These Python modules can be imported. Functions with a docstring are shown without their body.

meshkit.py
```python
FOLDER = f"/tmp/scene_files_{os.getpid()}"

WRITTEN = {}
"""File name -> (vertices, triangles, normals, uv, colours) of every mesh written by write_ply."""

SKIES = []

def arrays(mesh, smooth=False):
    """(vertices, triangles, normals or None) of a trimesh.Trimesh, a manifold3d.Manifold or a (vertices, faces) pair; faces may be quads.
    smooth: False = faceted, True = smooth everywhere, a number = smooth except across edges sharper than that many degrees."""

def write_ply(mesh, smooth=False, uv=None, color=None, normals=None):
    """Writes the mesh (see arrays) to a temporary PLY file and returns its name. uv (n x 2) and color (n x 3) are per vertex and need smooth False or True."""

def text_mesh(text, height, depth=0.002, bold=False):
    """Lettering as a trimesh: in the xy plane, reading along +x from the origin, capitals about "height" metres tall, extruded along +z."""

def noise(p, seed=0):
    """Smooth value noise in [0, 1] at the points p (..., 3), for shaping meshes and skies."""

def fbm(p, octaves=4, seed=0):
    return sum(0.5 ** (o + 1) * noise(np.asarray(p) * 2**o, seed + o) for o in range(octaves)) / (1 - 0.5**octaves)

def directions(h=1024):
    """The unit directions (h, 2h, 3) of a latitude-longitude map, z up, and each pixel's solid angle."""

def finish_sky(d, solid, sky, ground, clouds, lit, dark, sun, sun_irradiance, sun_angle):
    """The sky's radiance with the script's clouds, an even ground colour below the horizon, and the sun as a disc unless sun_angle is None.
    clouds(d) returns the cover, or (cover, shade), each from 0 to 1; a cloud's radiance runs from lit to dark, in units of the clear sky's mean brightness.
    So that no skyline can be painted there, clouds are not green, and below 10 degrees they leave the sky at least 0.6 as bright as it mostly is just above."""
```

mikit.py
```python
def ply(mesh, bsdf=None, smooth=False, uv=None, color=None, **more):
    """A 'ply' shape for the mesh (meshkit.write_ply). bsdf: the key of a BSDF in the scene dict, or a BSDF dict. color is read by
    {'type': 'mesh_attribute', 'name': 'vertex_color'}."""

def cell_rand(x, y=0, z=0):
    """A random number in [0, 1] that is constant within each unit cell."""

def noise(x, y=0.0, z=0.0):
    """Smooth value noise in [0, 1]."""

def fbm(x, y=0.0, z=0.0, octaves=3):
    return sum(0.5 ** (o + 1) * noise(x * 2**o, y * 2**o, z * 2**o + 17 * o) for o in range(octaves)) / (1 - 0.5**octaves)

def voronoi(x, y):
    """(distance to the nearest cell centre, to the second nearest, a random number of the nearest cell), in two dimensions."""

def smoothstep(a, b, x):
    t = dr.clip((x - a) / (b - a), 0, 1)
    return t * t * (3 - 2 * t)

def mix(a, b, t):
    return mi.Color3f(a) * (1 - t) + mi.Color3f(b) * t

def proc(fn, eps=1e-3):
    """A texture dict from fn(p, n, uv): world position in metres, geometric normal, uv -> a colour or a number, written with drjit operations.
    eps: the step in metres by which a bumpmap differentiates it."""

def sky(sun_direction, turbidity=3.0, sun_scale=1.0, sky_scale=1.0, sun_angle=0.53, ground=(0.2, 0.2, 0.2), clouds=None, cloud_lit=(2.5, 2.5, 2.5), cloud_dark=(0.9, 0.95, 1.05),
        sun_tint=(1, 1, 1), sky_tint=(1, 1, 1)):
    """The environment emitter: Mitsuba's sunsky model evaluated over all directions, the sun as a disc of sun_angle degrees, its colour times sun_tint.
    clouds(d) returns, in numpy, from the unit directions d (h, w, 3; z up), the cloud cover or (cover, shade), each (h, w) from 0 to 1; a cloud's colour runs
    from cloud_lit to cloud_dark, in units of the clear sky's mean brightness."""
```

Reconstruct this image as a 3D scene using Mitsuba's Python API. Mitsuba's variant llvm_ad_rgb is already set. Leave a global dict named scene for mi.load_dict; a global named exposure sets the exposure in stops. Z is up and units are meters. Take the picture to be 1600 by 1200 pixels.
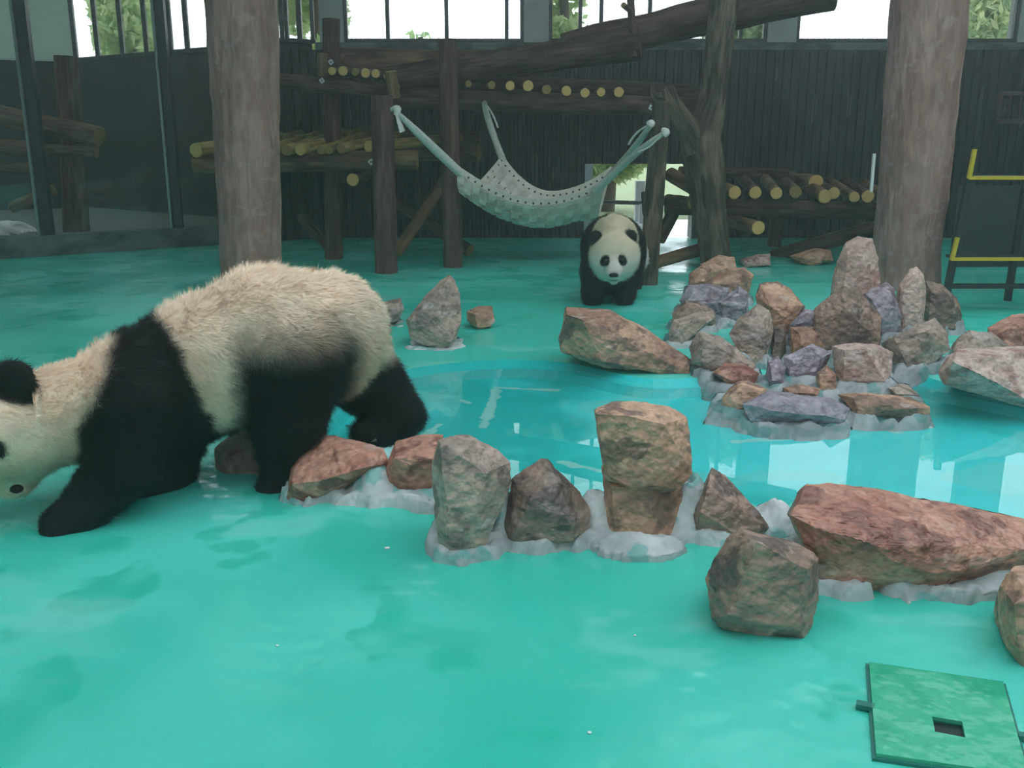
import math, random
import numpy as np, trimesh, shapely
import shapely.geometry as sg
from shapely.ops import unary_union
import drjit as dr
import mitsuba as mi
import mikit, meshkit
from mikit import noise, fbm, smoothstep, mix, proc

# ---------------------------------------------------------------- camera, sky, exposure
FOCAL, HORIZON, EYE = 1500.0, 210.0, 1.45          # focal length in pixels of the 1600 x 1200 frame, horizon row, eye height
PITCH = math.atan((600 - HORIZON) / FOCAL)
CP, SP = math.cos(PITCH), math.sin(PITCH)
scene, labels = {}, {}
scene['camera'] = {'type': 'perspective', 'fov': math.degrees(2 * math.atan(800 / FOCAL)), 'fov_axis': 'x', 'near_clip': 0.05, 'far_clip': 300.0,
                   'to_world': mi.ScalarTransform4f().look_at(origin=[0, 0, EYE], target=[0, CP, EYE - SP], up=[0, 0, 1])}
def overcast(d):
    n = meshkit.fbm(d * 3.0, 3, seed=5)
    return np.ones(d.shape[:2]), np.clip(0.15 + 0.5 * (n - 0.5), 0, 1)
scene['sky'] = mikit.sky((0.35, 0.45, 0.8), turbidity=4.0, sun_scale=0.0, clouds=overcast, cloud_lit=(2.45, 2.75, 2.9), cloud_dark=(1.6, 1.8, 1.95), ground=(0.3, 0.33, 0.3))
exposure = 2.8
# ---------------------------------------------------------------- pixel -> world helpers
def ray(px, py):
    u, v = (px - 800) / FOCAL, (600 - py) / FOCAL
    return np.array([u, CP + v * SP, -SP + v * CP])
def P(px, py, Y):
    d = ray(px, py)
    return np.array([0, 0, EYE]) + d * (Y / d[1])
def G(px, py, z=0.0):
    d = ray(px, py)
    return np.array([0, 0, EYE]) + d * ((EYE - z) / -d[2])
def mpp(Y):                                        # metres per pixel at distance Y
    return Y / FOCAL
# ---------------------------------------------------------------- keys and labels
used = {}
def numbered(name):
    used[name] = used.get(name, -1) + 1
    return name if used[name] == 0 else f'{name}_{used[name]:03d}'
def thing(name, label=None, cat=None, group=None, kind=None):
    key = numbered(name)
    labels[key] = {}
    if label: labels[key]['label'] = label
    if cat: labels[key]['category'] = cat
    if group: labels[key]['group'] = group
    if kind: labels[key]['kind'] = kind
    return key
def add(parent, name, mesh, bsdf, smooth=False, label=None, kind=None, **kw):
    key = numbered(f'{parent}__{name}')
    scene[key] = mikit.ply(mesh, bsdf, smooth=smooth, **kw)
    if label or kind:
        labels[key] = {k: v for k, v in (('label', label), ('kind', kind)) if v}
    return key
def solo(name, mesh, bsdf, label, cat=None, smooth=False, group=None, kind=None, **kw):
    key = thing(name, label, cat, group, kind)
    scene[key] = mikit.ply(mesh, bsdf, smooth=smooth, **kw)
    return key
cat_mesh = trimesh.util.concatenate
# ---------------------------------------------------------------- materials
def rgb(*c): return {'type': 'rgb', 'value': list(c)}
def srgb(r, g, b): return [((x / 255 + 0.055) / 1.055) ** 2.4 if x > 10 else x / 255 / 12.92 for x in (r, g, b)]
def mat(key, color, rough=0.6, spec=0.5, metal=0.0, bump=None, bscale=0.01, eps=2e-3, **kw):
    c = proc(color) if callable(color) else rgb(*color)
    b = {'type': 'principled', 'base_color': c, 'roughness': proc(rough) if callable(rough) else rough, 'specular': spec, 'metallic': metal, **kw}
    if bump is not None:
        b = {'type': 'bumpmap', 'nested': b, 'arbitrary': proc(bump, eps), 'scale': bscale}
    scene[key] = {'type': 'twosided', 'bsdf': b}
def C(*c): return mi.Color3f(*c)
def floor_color(p, n, uv):
    a = fbm(p.x * 0.9 + 3, p.y * 0.9, 0, 4)
    b = fbm(p.x * 3.1, p.y * 3.1 + 9, 0, 4)
    c = mix(C(0.04, 0.50, 0.39), C(0.085, 0.60, 0.50), smoothstep(0.35, 0.65, a))
    c = mix(c, C(0.016, 0.44, 0.31), 0.65 * smoothstep(0.54, 0.62, b) * smoothstep(0.45, 0.6, a * 0.6 + 0.3 * noise(p.x * 7, p.y * 7) + 0.1))
    c = mix(c, C(0.22, 0.62, 0.55), 0.35 * smoothstep(0.60, 0.72, fbm(p.x * 2.2 + 40, p.y * 4.1, 0, 4)))
    return c
def floor_rough(p, n, uv):
    return 0.14 + 0.22 * smoothstep(0.35, 0.65, fbm(p.x * 1.6 + 11, p.y * 1.6, 0, 3))
mat('m_floor', floor_color, floor_rough, 0.5, bump=lambda p, n, uv: fbm(p.x * 2.5, p.y * 5.0, 0, 3) + 0.15 * noise(p.x * 25, p.y * 25), bscale=0.012)
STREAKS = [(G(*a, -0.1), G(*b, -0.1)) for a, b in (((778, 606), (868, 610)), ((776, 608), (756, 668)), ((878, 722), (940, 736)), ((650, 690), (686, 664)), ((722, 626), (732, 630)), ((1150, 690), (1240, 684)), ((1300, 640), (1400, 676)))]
def pool_color(p, n, uv):
    a = fbm(p.x * 1.3 + 3, p.y * 1.3, 5, 4)
    c = mix(C(0.0, 0.43, 0.40), C(0.03, 0.60, 0.60), smoothstep(0.35, 0.65, a))
    c = mix(c, C(0.10, 0.56, 0.52), 0.6 * smoothstep(0.55, 0.60, fbm(p.x * 1.7 + 31, p.y * 2.6, 2, 3)))
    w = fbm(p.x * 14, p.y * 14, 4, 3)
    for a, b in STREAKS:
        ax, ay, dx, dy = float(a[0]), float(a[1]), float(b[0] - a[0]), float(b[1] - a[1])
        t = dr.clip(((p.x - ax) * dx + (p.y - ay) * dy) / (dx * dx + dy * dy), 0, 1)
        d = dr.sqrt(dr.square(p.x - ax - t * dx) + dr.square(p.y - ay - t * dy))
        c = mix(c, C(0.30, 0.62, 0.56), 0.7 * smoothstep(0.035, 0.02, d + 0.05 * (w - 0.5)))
    return c
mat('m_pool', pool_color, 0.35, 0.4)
scene['m_water'] = {'type': 'thindielectric', 'int_ior': 1.13}
scene['m_glass'] = {'type': 'thindielectric', 'int_ior': 1.5}
def concrete_color(p, n, uv):
    a = fbm(p.x * 6, p.y * 6, p.z * 6, 4)
    c = mix(C(0.34, 0.38, 0.38), C(0.64, 0.68, 0.68), smoothstep(0.3, 0.7, a))
    c = mix(c, C(0.05, 0.36, 0.34), 0.6 * smoothstep(0.56, 0.64, fbm(p.x * 9 + 4, p.y * 9, p.z * 9, 3)))
    return c
mat('m_cement', concrete_color, 0.55, 0.4, bump=lambda p, n, uv: fbm(p.x * 30, p.y * 30, p.z * 30, 3), bscale=0.012)
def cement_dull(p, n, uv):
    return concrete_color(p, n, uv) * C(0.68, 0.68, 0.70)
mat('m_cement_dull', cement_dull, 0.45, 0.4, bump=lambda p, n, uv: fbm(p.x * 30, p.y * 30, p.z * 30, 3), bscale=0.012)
def curb_color(p, n, uv):
    a = fbm(p.x * 3, p.y * 3, p.z * 5, 4)
    return mix(C(0.055, 0.085, 0.08), C(0.14, 0.19, 0.18), smoothstep(0.3, 0.7, a))
mat('m_curb', curb_color, 0.7, 0.3)
def rock_mat(key, c1, c2, c3, vein, seed, rough=0.42):
    def f(p, n, uv, s=float(seed)):
        a = fbm(p.x * 5 + s, p.y * 5, p.z * 5, 4)
        b = fbm(p.x * 11, p.y * 11 + s, p.z * 11, 4)
        e = noise(p.x * 70, p.y * 70, p.z * 70 + s)
        c = mix(C(*c1), C(*c2), smoothstep(0.36, 0.60, a))
        c = mix(c, C(*c3), 0.85 * smoothstep(0.52, 0.64, b))
        c = mix(c, C(*vein), 0.5 * smoothstep(0.64, 0.72, fbm(p.x * 7 + 50, p.y * 7, p.z * 16 + s, 4)))
        g = fbm(p.x * 28, p.y * 28 + s, p.z * 28, 3)
        return c * C(1.04, 0.945, 1.0) * (0.74 + 0.36 * e) * (0.62 + 0.78 * g)
    mat(key, f, rough, 0.5, bump=lambda p, n, uv: fbm(p.x * 34, p.y * 34, p.z * 34, 4), bscale=0.022)
rock_mat('m_rock_tan', (0.36, 0.215, 0.135), (0.55, 0.36, 0.225), (0.19, 0.125, 0.095), (0.55, 0.48, 0.40), 1)
rock_mat('m_rock_red', (0.36, 0.165, 0.11), (0.50, 0.28, 0.19), (0.20, 0.085, 0.065), (0.55, 0.42, 0.34), 2, 0.3)
rock_mat('m_rock_grey', (0.32, 0.27, 0.215), (0.44, 0.36, 0.28), (0.20, 0.17, 0.135), (0.5, 0.47, 0.42), 3)
rock_mat('m_rock_dark', (0.20, 0.15, 0.115), (0.34, 0.245, 0.18), (0.11, 0.09, 0.075), (0.38, 0.33, 0.27), 4)
rock_mat('m_rock_pale', (0.44, 0.33, 0.27), (0.56, 0.45, 0.37), (0.36, 0.22, 0.18), (0.66, 0.6, 0.54), 5)
rock_mat('m_rock_slate', (0.25, 0.24, 0.27), (0.36, 0.34, 0.37), (0.18, 0.15, 0.16), (0.6, 0.6, 0.63), 6, 0.25)
def bark_mat(key, c1, c2, sc=1.0, bs=0.03):
    def f(p, n, uv):
        a = fbm(uv.x * 9 * sc, uv.y * 2.2 * sc, 0, 4)
        b = noise(uv.x * 40 * sc, uv.y * 5 * sc)
        return mix(C(*c1), C(*c2), smoothstep(0.3, 0.7, a)) * (0.7 + 0.6 * b)
    mat(key, f, 0.75, 0.25, bump=lambda p, n, uv: fbm(uv.x * 14 * sc, uv.y * 2.5 * sc, 0, 3), bscale=bs, eps=3e-3)
def bark_soft(key, c1, c2, sc, bs):
    def f(p, n, uv):
        a = fbm(uv.x * 7 * sc, uv.y * 3.0 * sc, 0, 4)
        b = noise(uv.x * 40 * sc, uv.y * 9 * sc)
        s = smoothstep(0.66, 0.74, fbm(uv.x * 12 + 5, uv.y * 16, 3, 3))
        return mix(mix(C(*c1), C(*c2), smoothstep(0.3, 0.7, a)) * (0.86 + 0.28 * b), C(0.42, 0.36, 0.33), 0.25 * s)
    mat(key, f, 0.7, 0.3, bump=lambda p, n, uv: fbm(uv.x * 14 * sc, uv.y * 3.5 * sc, 0, 3), bscale=bs, eps=3e-3)
bark_soft('m_column', (0.29, 0.17, 0.145), (0.37, 0.235, 0.205), 1.3, 0.03)
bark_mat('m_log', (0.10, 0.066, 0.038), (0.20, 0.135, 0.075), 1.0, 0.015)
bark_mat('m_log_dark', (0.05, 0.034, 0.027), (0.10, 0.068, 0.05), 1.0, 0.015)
bark_mat('m_log_yellow', (0.24, 0.17, 0.06), (0.42, 0.31, 0.11), 1.0, 0.01)
bark_mat('m_tree', (0.06, 0.052, 0.034), (0.16, 0.13, 0.09), 1.6, 0.06)
bark_mat('m_post', (0.075, 0.046, 0.036), (0.125, 0.08, 0.062), 1.0, 0.012)
def ring_color(p, n, uv):
    r = uv.x + 0.04 * noise(uv.x * 5, uv.y * 3)
    return mix(C(0.62, 0.44, 0.17), C(0.45, 0.29, 0.10), 0.6 * smoothstep(-0.3, 0.9, dr.sin(r * 34)) + 0.2 * smoothstep(0.75, 1.0, uv.x))
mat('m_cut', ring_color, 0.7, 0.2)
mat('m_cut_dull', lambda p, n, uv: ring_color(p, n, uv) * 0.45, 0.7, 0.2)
def clad_color(p, n, uv):
    a = fbm(p.x * 2, p.y * 2, p.z * 0.7, 4)
    c = mix(C(0.012, 0.023, 0.022), C(0.024, 0.040, 0.037), smoothstep(0.3, 0.7, a))
    return mix(c, C(0.16, 0.18, 0.17), 0.15 * smoothstep(0.72, 0.76, fbm(p.x * 9, 3, p.z * 1.1, 3)))
mat('m_clad', clad_color, 0.45, 0.4)
mat('m_darkwall', (0.03, 0.05, 0.048), 0.6, 0.3)
mat('m_render', lambda p, n, uv: mix(C(0.42, 0.45, 0.45), C(0.55, 0.58, 0.58), fbm(p.x * 3, p.y * 3, p.z * 2, 3)), 0.8, 0.2)
mat('m_ceiling', (0.5, 0.52, 0.5), 0.8, 0.2)
mat('m_frame', (0.035, 0.05, 0.05), 0.4, 0.5)
mat('m_edge', (0.42, 0.5, 0.52), 0.3, 0.5, 0.7)
mat('m_steel', (0.02, 0.026, 0.026), 0.45, 0.5)
mat('m_yellow', (0.55, 0.40, 0.03), 0.5, 0.4)
mat('m_white', (0.72, 0.74, 0.74), 0.6, 0.3)
mat('m_tag', (0.62, 0.64, 0.64), 0.4, 0.5)
mat('m_reflection', (0.09, 0.05, 0.05), 0.6, 0.3)
mat('m_strap', lambda p, n, uv: mix(C(0.58, 0.6, 0.55), C(0.7, 0.72, 0.68), noise(p.x * 30, p.y * 30, p.z * 30)), 0.7, 0.2)
def web_color(p, n, uv):
    a = fbm(p.x * 10, p.y * 10, p.z * 10, 4)
    return mix(C(0.62, 0.60, 0.52), C(0.76, 0.74, 0.66), smoothstep(0.3, 0.7, a))
mat('m_web', web_color, 0.7, 0.25)
def web2_color(p, n, uv):
    return web_color(p, n, uv) * 0.84
mat('m_web_dark', web2_color, 0.7, 0.25)
mat('m_rim', lambda p, n, uv: mix(C(0.62, 0.6, 0.5), C(0.76, 0.75, 0.66), noise(p.x * 25, p.y * 25, p.z * 25)), 0.7, 0.2)
mat('m_rivet', (0.06, 0.05, 0.045), 0.5, 0.4)
mat('m_stitch', (0.2, 0.22, 0.2), 0.7, 0.2)
mat('m_lid', lambda p, n, uv: mix(C(0.02, 0.36, 0.20), C(0.06, 0.45, 0.27), smoothstep(0.35, 0.65, fbm(p.x * 7, p.y * 7, 0, 4))), 0.22, 0.5,
    bump=lambda p, n, uv: fbm(p.x * 16, p.y * 16, 0, 3), bscale=0.01)
mat('m_hole', (0.008, 0.02, 0.018), 0.5, 0.4)
mat('m_lidedge', (0.02, 0.16, 0.13), 0.4, 0.4)
mat('m_pavement', lambda p, n, uv: mix(C(0.38, 0.42, 0.44), C(0.55, 0.6, 0.62), fbm(p.x * 2, p.y * 5, 0, 4)), 0.15, 0.5)
mat('m_grass', (0.24, 0.29, 0.17), 0.8, 0.2)
mat('m_trunk', (0.10, 0.075, 0.05), 0.8, 0.2)
mat('m_sidefloor', (0.16, 0.18, 0.17), 0.5, 0.3)
for k, c in (('m_leaf_a', (0.50, 0.66, 0.34)), ('m_leaf_b', (0.66, 0.74, 0.42)), ('m_leaf_c', (0.36, 0.5, 0.28))):
    scene[k] = {'type': 'principledthin', 'base_color': rgb(*c), 'roughness': 0.5, 'diff_trans': 1.0}
scene['m_frost'] = {'type': 'principledthin', 'base_color': rgb(0.40, 0.48, 0.45), 'roughness': 0.6, 'diff_trans': 1.6}
scene['m_fur'] = {'type': 'twosided', 'bsdf': {'type': 'principled', 'base_color': {'type': 'mesh_attribute', 'name': 'vertex_color'}, 'roughness': 0.75, 'specular': 0.2, 'sheen': 0.3}}
mat('m_eye', (0.01, 0.008, 0.006), 0.1, 0.6)
mat('m_nose', (0.012, 0.012, 0.012), 0.7, 0.2)
mat('m_claw', (0.25, 0.24, 0.22), 0.4, 0.5)
# ---------------------------------------------------------------- mesh helpers
def box(x0, x1, y0, y1, z0, z1):
    b = trimesh.creation.box((x1 - x0, y1 - y0, z1 - z0))
    b.apply_translation(((x0 + x1) / 2, (y0 + y1) / 2, (z0 + z1) / 2))
    return b
def frame_of(d):
    d = d / np.linalg.norm(d)
    a = np.cross(d, [0, 0, 1]) if abs(d[2]) < 0.9 else np.cross(d, [0, 1, 0])
    a /= np.linalg.norm(a)
    return d, a, np.cross(d, a)
def bar(p0, p1, w, h=None, up=None):
    """a square bar from p0 to p1"""
    p0, p1 = np.asarray(p0, float), np.asarray(p1, float)
    d, a, b = frame_of(p1 - p0)
    h = h or w
    L = np.linalg.norm(p1 - p0)
    m = trimesh.creation.box((L, w, h))
    M = np.eye(4); M[:3, 0] = d; M[:3, 1] = a; M[:3, 2] = b; M[:3, 3] = (p0 + p1) / 2
    m.apply_transform(M)
    return m
def tube_uv(points, radii, nseg=16, rough=0.0, seed=0, flat=1.0):
    """open tube along points with per-vertex uv (metres round, metres along); -> vertices, faces, uv, (first ring, last ring)"""
    pts, rad = np.asarray(points, float), np.asarray(radii, float)
    n = len(pts)
    tan = np.gradient(pts, axis=0)
    V, UV, F = [], [], []
    L = np.concatenate([[0], np.cumsum(np.linalg.norm(np.diff(pts, axis=0), axis=1))])
    _, a0, _ = frame_of(tan[0])
    for i in range(n):
        d = tan[i] / np.linalg.norm(tan[i])
        a = a0 - d * (a0 @ d); a /= np.linalg.norm(a); a0 = a
        b = np.cross(d, a)
        th = np.linspace(0, 2 * np.pi, nseg + 1)
        ring = np.cos(th)[:, None] * a + flat * np.sin(th)[:, None] * b
        r = np.full(nseg + 1, rad[i])
        if rough:
            q = np.c_[np.cos(th) * 1.7, np.sin(th) * 1.7, np.full(nseg + 1, L[i] * 2.2)]
            q2 = np.c_[np.cos(th) * 4, np.sin(th) * 4, np.full(nseg + 1, L[i] * 3)]
            r = r * (1 + rough * 2 * (meshkit.noise(q, seed) - 0.5) + rough * (meshkit.noise(q2, seed + 7) - 0.5))
        V.append(pts[i] + ring * r[:, None])
        UV.append(np.c_[th / (2 * np.pi) * 2 * np.pi * rad.mean() * 1.0, np.full(nseg + 1, L[i])])
    k = nseg + 1
    for i in range(n - 1):
        for j in range(nseg):
            q = [i * k + j, i * k + j + 1, (i + 1) * k + j + 1, (i + 1) * k + j]
            F += [[q[0], q[1], q[2]], [q[0], q[2], q[3]]]
    V, UV, F = np.vstack(V), np.vstack(UV), np.array(F)
    return V, F, UV, V[:k], V[-k:]
def cap(ring, out, depth=0.004):
    c = ring.mean(0)
    out = out / np.linalg.norm(out)
    k = len(ring)
    V = [c + out * depth * 1.5]
    UV = [[0, 0]]
    for s in (0.5, 0.92, 1.0):
        V += list(c + (ring - c) * s + out * depth * (1.2 if s < 1 else 0))
        UV += [[s, t] for t in np.linspace(0, 6.28, k)]
    F = [[0, 1 + j, 2 + j] for j in range(k - 1)]
    for q in range(2):
        for j in range(k - 1):
            a = 1 + q * k + j
            F += [[a, a + k, a + k + 1], [a, a + k + 1, a + 1]]
    m = trimesh.Trimesh(np.array(V), np.array(F), process=False)
    if m.face_normals.mean(0) @ out < 0:
        m.invert()
    return m, np.array(UV)
def log(parent, name, p0, p1, r0, r1=None, bark='m_log', cut='m_cut', ends=(True, True), seed=0, nseg=16, rough=0.05, bend=0.0, label=None):
    """one log: its bark is a part, its cut ends are sub-parts"""
    p0, p1 = np.asarray(p0, float), np.asarray(p1, float)
    r1 = r1 or r0
    n = max(4, int(np.linalg.norm(p1 - p0) / 0.18))
    t = np.linspace(0, 1, n + 1)
    rs = np.random.RandomState(seed + 11)
    off = (np.sin(t * np.pi) * bend)[:, None] * np.array([rs.randn() * 0.3, 0, 1])
    V, F, UV, a, b = tube_uv(p0 + (p1 - p0) * t[:, None] + off, r0 + (r1 - r0) * t, nseg, rough, seed)
    key = add(parent, name, trimesh.Trimesh(V, F, process=False), bark, smooth=True, uv=UV, label=label)
    for on, ring, out in ((ends[0], a, p0 - p1), (ends[1], b, p1 - p0)):
        m, uv = cap(ring, out)
        k2 = numbered(f'{key}__cut_end')
        scene[k2] = mikit.ply(m, cut if on else bark, smooth=False, uv=uv)
    return key
def polymesh(poly, z):
    v, f = trimesh.creation.triangulate_polygon(poly, engine='earcut')
    m = trimesh.Trimesh(np.c_[v, np.full(len(v), z)], f, process=False)
    if m.face_normals[:, 2].mean() < 0: m.invert()
    return m
def skirt(coords, z0, z1):
    c = np.asarray(coords)[:, :2]
    n = len(c)
    V = np.vstack([np.c_[c, np.full(n, z0)], np.c_[c, np.full(n, z1)]])
    F = [[i, i + 1, n + i + 1] for i in range(n - 1)] + [[i, n + i + 1, n + i] for i in range(n - 1)]
    return trimesh.Trimesh(V, F, process=False)
def smooth_poly(pts, n=8):
    """closed Catmull-Rom through 2-D points"""
    p = np.asarray(pts, float)[:, :2]
    out = []
    for i in range(len(p)):
        a, b, c, d = p[i - 1], p[i], p[(i + 1) % len(p)], p[(i + 2) % len(p)]
        for t in np.linspace(0, 1, n, endpoint=False):
            out.append(0.5 * (2 * b + (c - a) * t + (2 * a - 5 * b + 4 * c - d) * t * t + (3 * b - a - 3 * c + d) * t ** 3))
    return np.array(out)
def spline(pts, n):
    from scipy.interpolate import CubicSpline
    p = np.asarray(pts, float)
    s = np.r_[0, np.cumsum(np.linalg.norm(np.diff(p, axis=0), axis=1))]
    return CubicSpline(s / s[-1], p)(np.linspace(0, 1, n))
# ================================================================ LARGE STRUCTURE
YB = 14.0                                            # the back wall's inner face
SILL = P(900, 66, YB)[2]
WTOP, CEIL = SILL + 1.75, 5.6
def slab(p0, p1, z0, z1, th=0.12):
    """upright slab whose inner face runs from p0 to p1 (plan), thickness away from the camera"""
    p0, p1 = np.asarray(p0, float)[:2], np.asarray(p1, float)[:2]
    d = (p1 - p0) / np.linalg.norm(p1 - p0)
    n = np.array([-d[1], d[0]])
    if n @ ((p0 + p1) / 2) < 0: n = -n
    poly = sg.Polygon([p0, p1, p1 + n * th, p0 + n * th])
    m = trimesh.creation.extrude_polygon(poly, z1 - z0, engine='earcut')
    m.apply_translation([0, 0, z0])
    return m
def structure(name, mesh, bsdf, smooth=False, **kw):
    labels[name] = {'kind': 'structure'}
    scene[name] = mikit.ply(mesh, bsdf, smooth=smooth, **kw)
    used[name] = 0
    return name
def corrugated(p0, p1, z0, z1, pitch=0.12, depth=0.032):
    p0, p1 = np.asarray(p0, float)[:2], np.asarray(p1, float)[:2]
    L = np.linalg.norm(p1 - p0); d = (p1 - p0) / L
    n = np.array([d[1], -d[0]])
    if n @ ((p0 + p1) / 2) > 0: n = -n               # towards the room
    s, o = [], []
    for k in range(int(math.ceil(L / pitch))):
        for f, h in ((0.0, 0), (0.30, 0), (0.42, 1), (0.82, 1), (0.94, 0)):
            s.append((k + f) * pitch); o.append(h * depth)
    s, o = np.array(s), np.array(o)
    ok = s <= L
    s, o = np.r_[s[ok], L], np.r_[o[ok], 0]
    xy = p0 + d * s[:, None] + n * o[:, None]
    k = len(xy)
    V = np.vstack([np.c_[xy, np.full(k, z0)], np.c_[xy, np.full(k, z1)]])
    F = [[i, i + 1, k + i + 1] for i in range(k - 1)] + [[i, k + i + 1, k + i] for i in range(k - 1)]
    return trimesh.Trimesh(V, F, process=False)
def clad(parent, p0, p1, z0, z1, sheet=0.96):
    p0, p1 = np.asarray(p0, float)[:2], np.asarray(p1, float)[:2]
    L = np.linalg.norm(p1 - p0); d = (p1 - p0) / L
    a = 0.0
    while a < L - 0.05:
        b = min(L, a + sheet)
        add(parent, 'sheet', corrugated(p0 + d * a, p0 + d * (b + (0.02 if b < L else 0)), z0, z1), 'm_clad')
        a = b
n_window = [0]
def window(p0, p1, z0, z1, mull, fw=0.05, label=None, panes=True):
    """one framed window in a wall: frame bars and panes are its parts; mull = fractions at which mullions stand"""
    n_window[0] += 1
    name = f'window_{n_window[0]}'
    labels[name] = {'kind': 'structure'}
    p0, p1 = np.asarray(p0, float)[:2], np.asarray(p1, float)[:2]
    at = lambda t, z: np.r_[p0 + (p1 - p0) * t, z]
    L = np.linalg.norm(p1 - p0)
    e = fw / 2 / L
    for za in (z0 + fw / 2, z1 - fw / 2):
        add(name, 'rail', bar(at(0, za), at(1, za), 0.07, fw), 'm_frame')
    for t in [e] + list(mull) + [1 - e]:
        add(name, 'mullion', bar(at(t, z0), at(t, z1), fw, 0.07), 'm_frame')
    if panes:
        ts = [0] + list(mull) + [1]
        for a, b in zip(ts[:-1], ts[1:]):
            q = [at(a, z0), at(b, z0), at(b, z1), at(a, z1)]
            add(name, 'pane', trimesh.Trimesh(q, [[0, 1, 2], [0, 2, 3]], process=False), 'm_glass')
    return name

# ---- floor with a sunken pool
pool_px = [(430, 700), (500, 640), (560, 600), (640, 576), (760, 563), (880, 566), (1000, 590), (1090, 590), (1180, 590), (1320, 590), (1420, 585), (1480, 598),
           (1620, 625), (1790, 650), (1800, 860), (1640, 835), (1450, 800), (1270, 775), (1210, 800), (1130, 765), (1080, 770), (1000, 790), (930, 790), (850, 760), (780, 745), (700, 730), (560, 740)]
pool = sg.Polygon(smooth_poly([G(*p)[:2] for p in pool_px], 5)).buffer(0)
NEAR = -2.6
corner = P(507, 372, YB)[:2]
A0 = G(0, 405)[:2]
ddir = (corner - A0) / np.linalg.norm(corner - A0)
A1 = A0 - ddir * 6.5
room = sg.Polygon([(A1[0], NEAR), (9.0, NEAR), (9.0, YB), tuple(corner), tuple(A0), tuple(A1)])
def basin(rim, inner, depth):
    """sloped basin wall from the rim at z = 0 to the inner outline at -depth"""
    a = np.array(rim.exterior.coords)[:-1]
    b = a.copy()
    c = np.array(inner.exterior.coords)
    for i, p in enumerate(a):
        q = inner.exterior.interpolate(inner.exterior.project(sg.Point(p)))
        b[i] = (q.x, q.y)
    n = len(a)
    V = np.vstack([np.c_[a, np.zeros(n)], np.c_[a * 0.3 + b * 0.7, np.full(n, -depth * 0.45)], np.c_[b, np.full(n, -depth)]])
    F = []
    for k in range(2):
        for i in range(n):
            j = (i + 1) % n
            F += [[k * n + i, k * n + j, (k + 1) * n + j], [k * n + i, (k + 1) * n + j, (k + 1) * n + i]]
    return trimesh.Trimesh(V, F, process=False)
inner = pool.buffer(-0.10)
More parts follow.
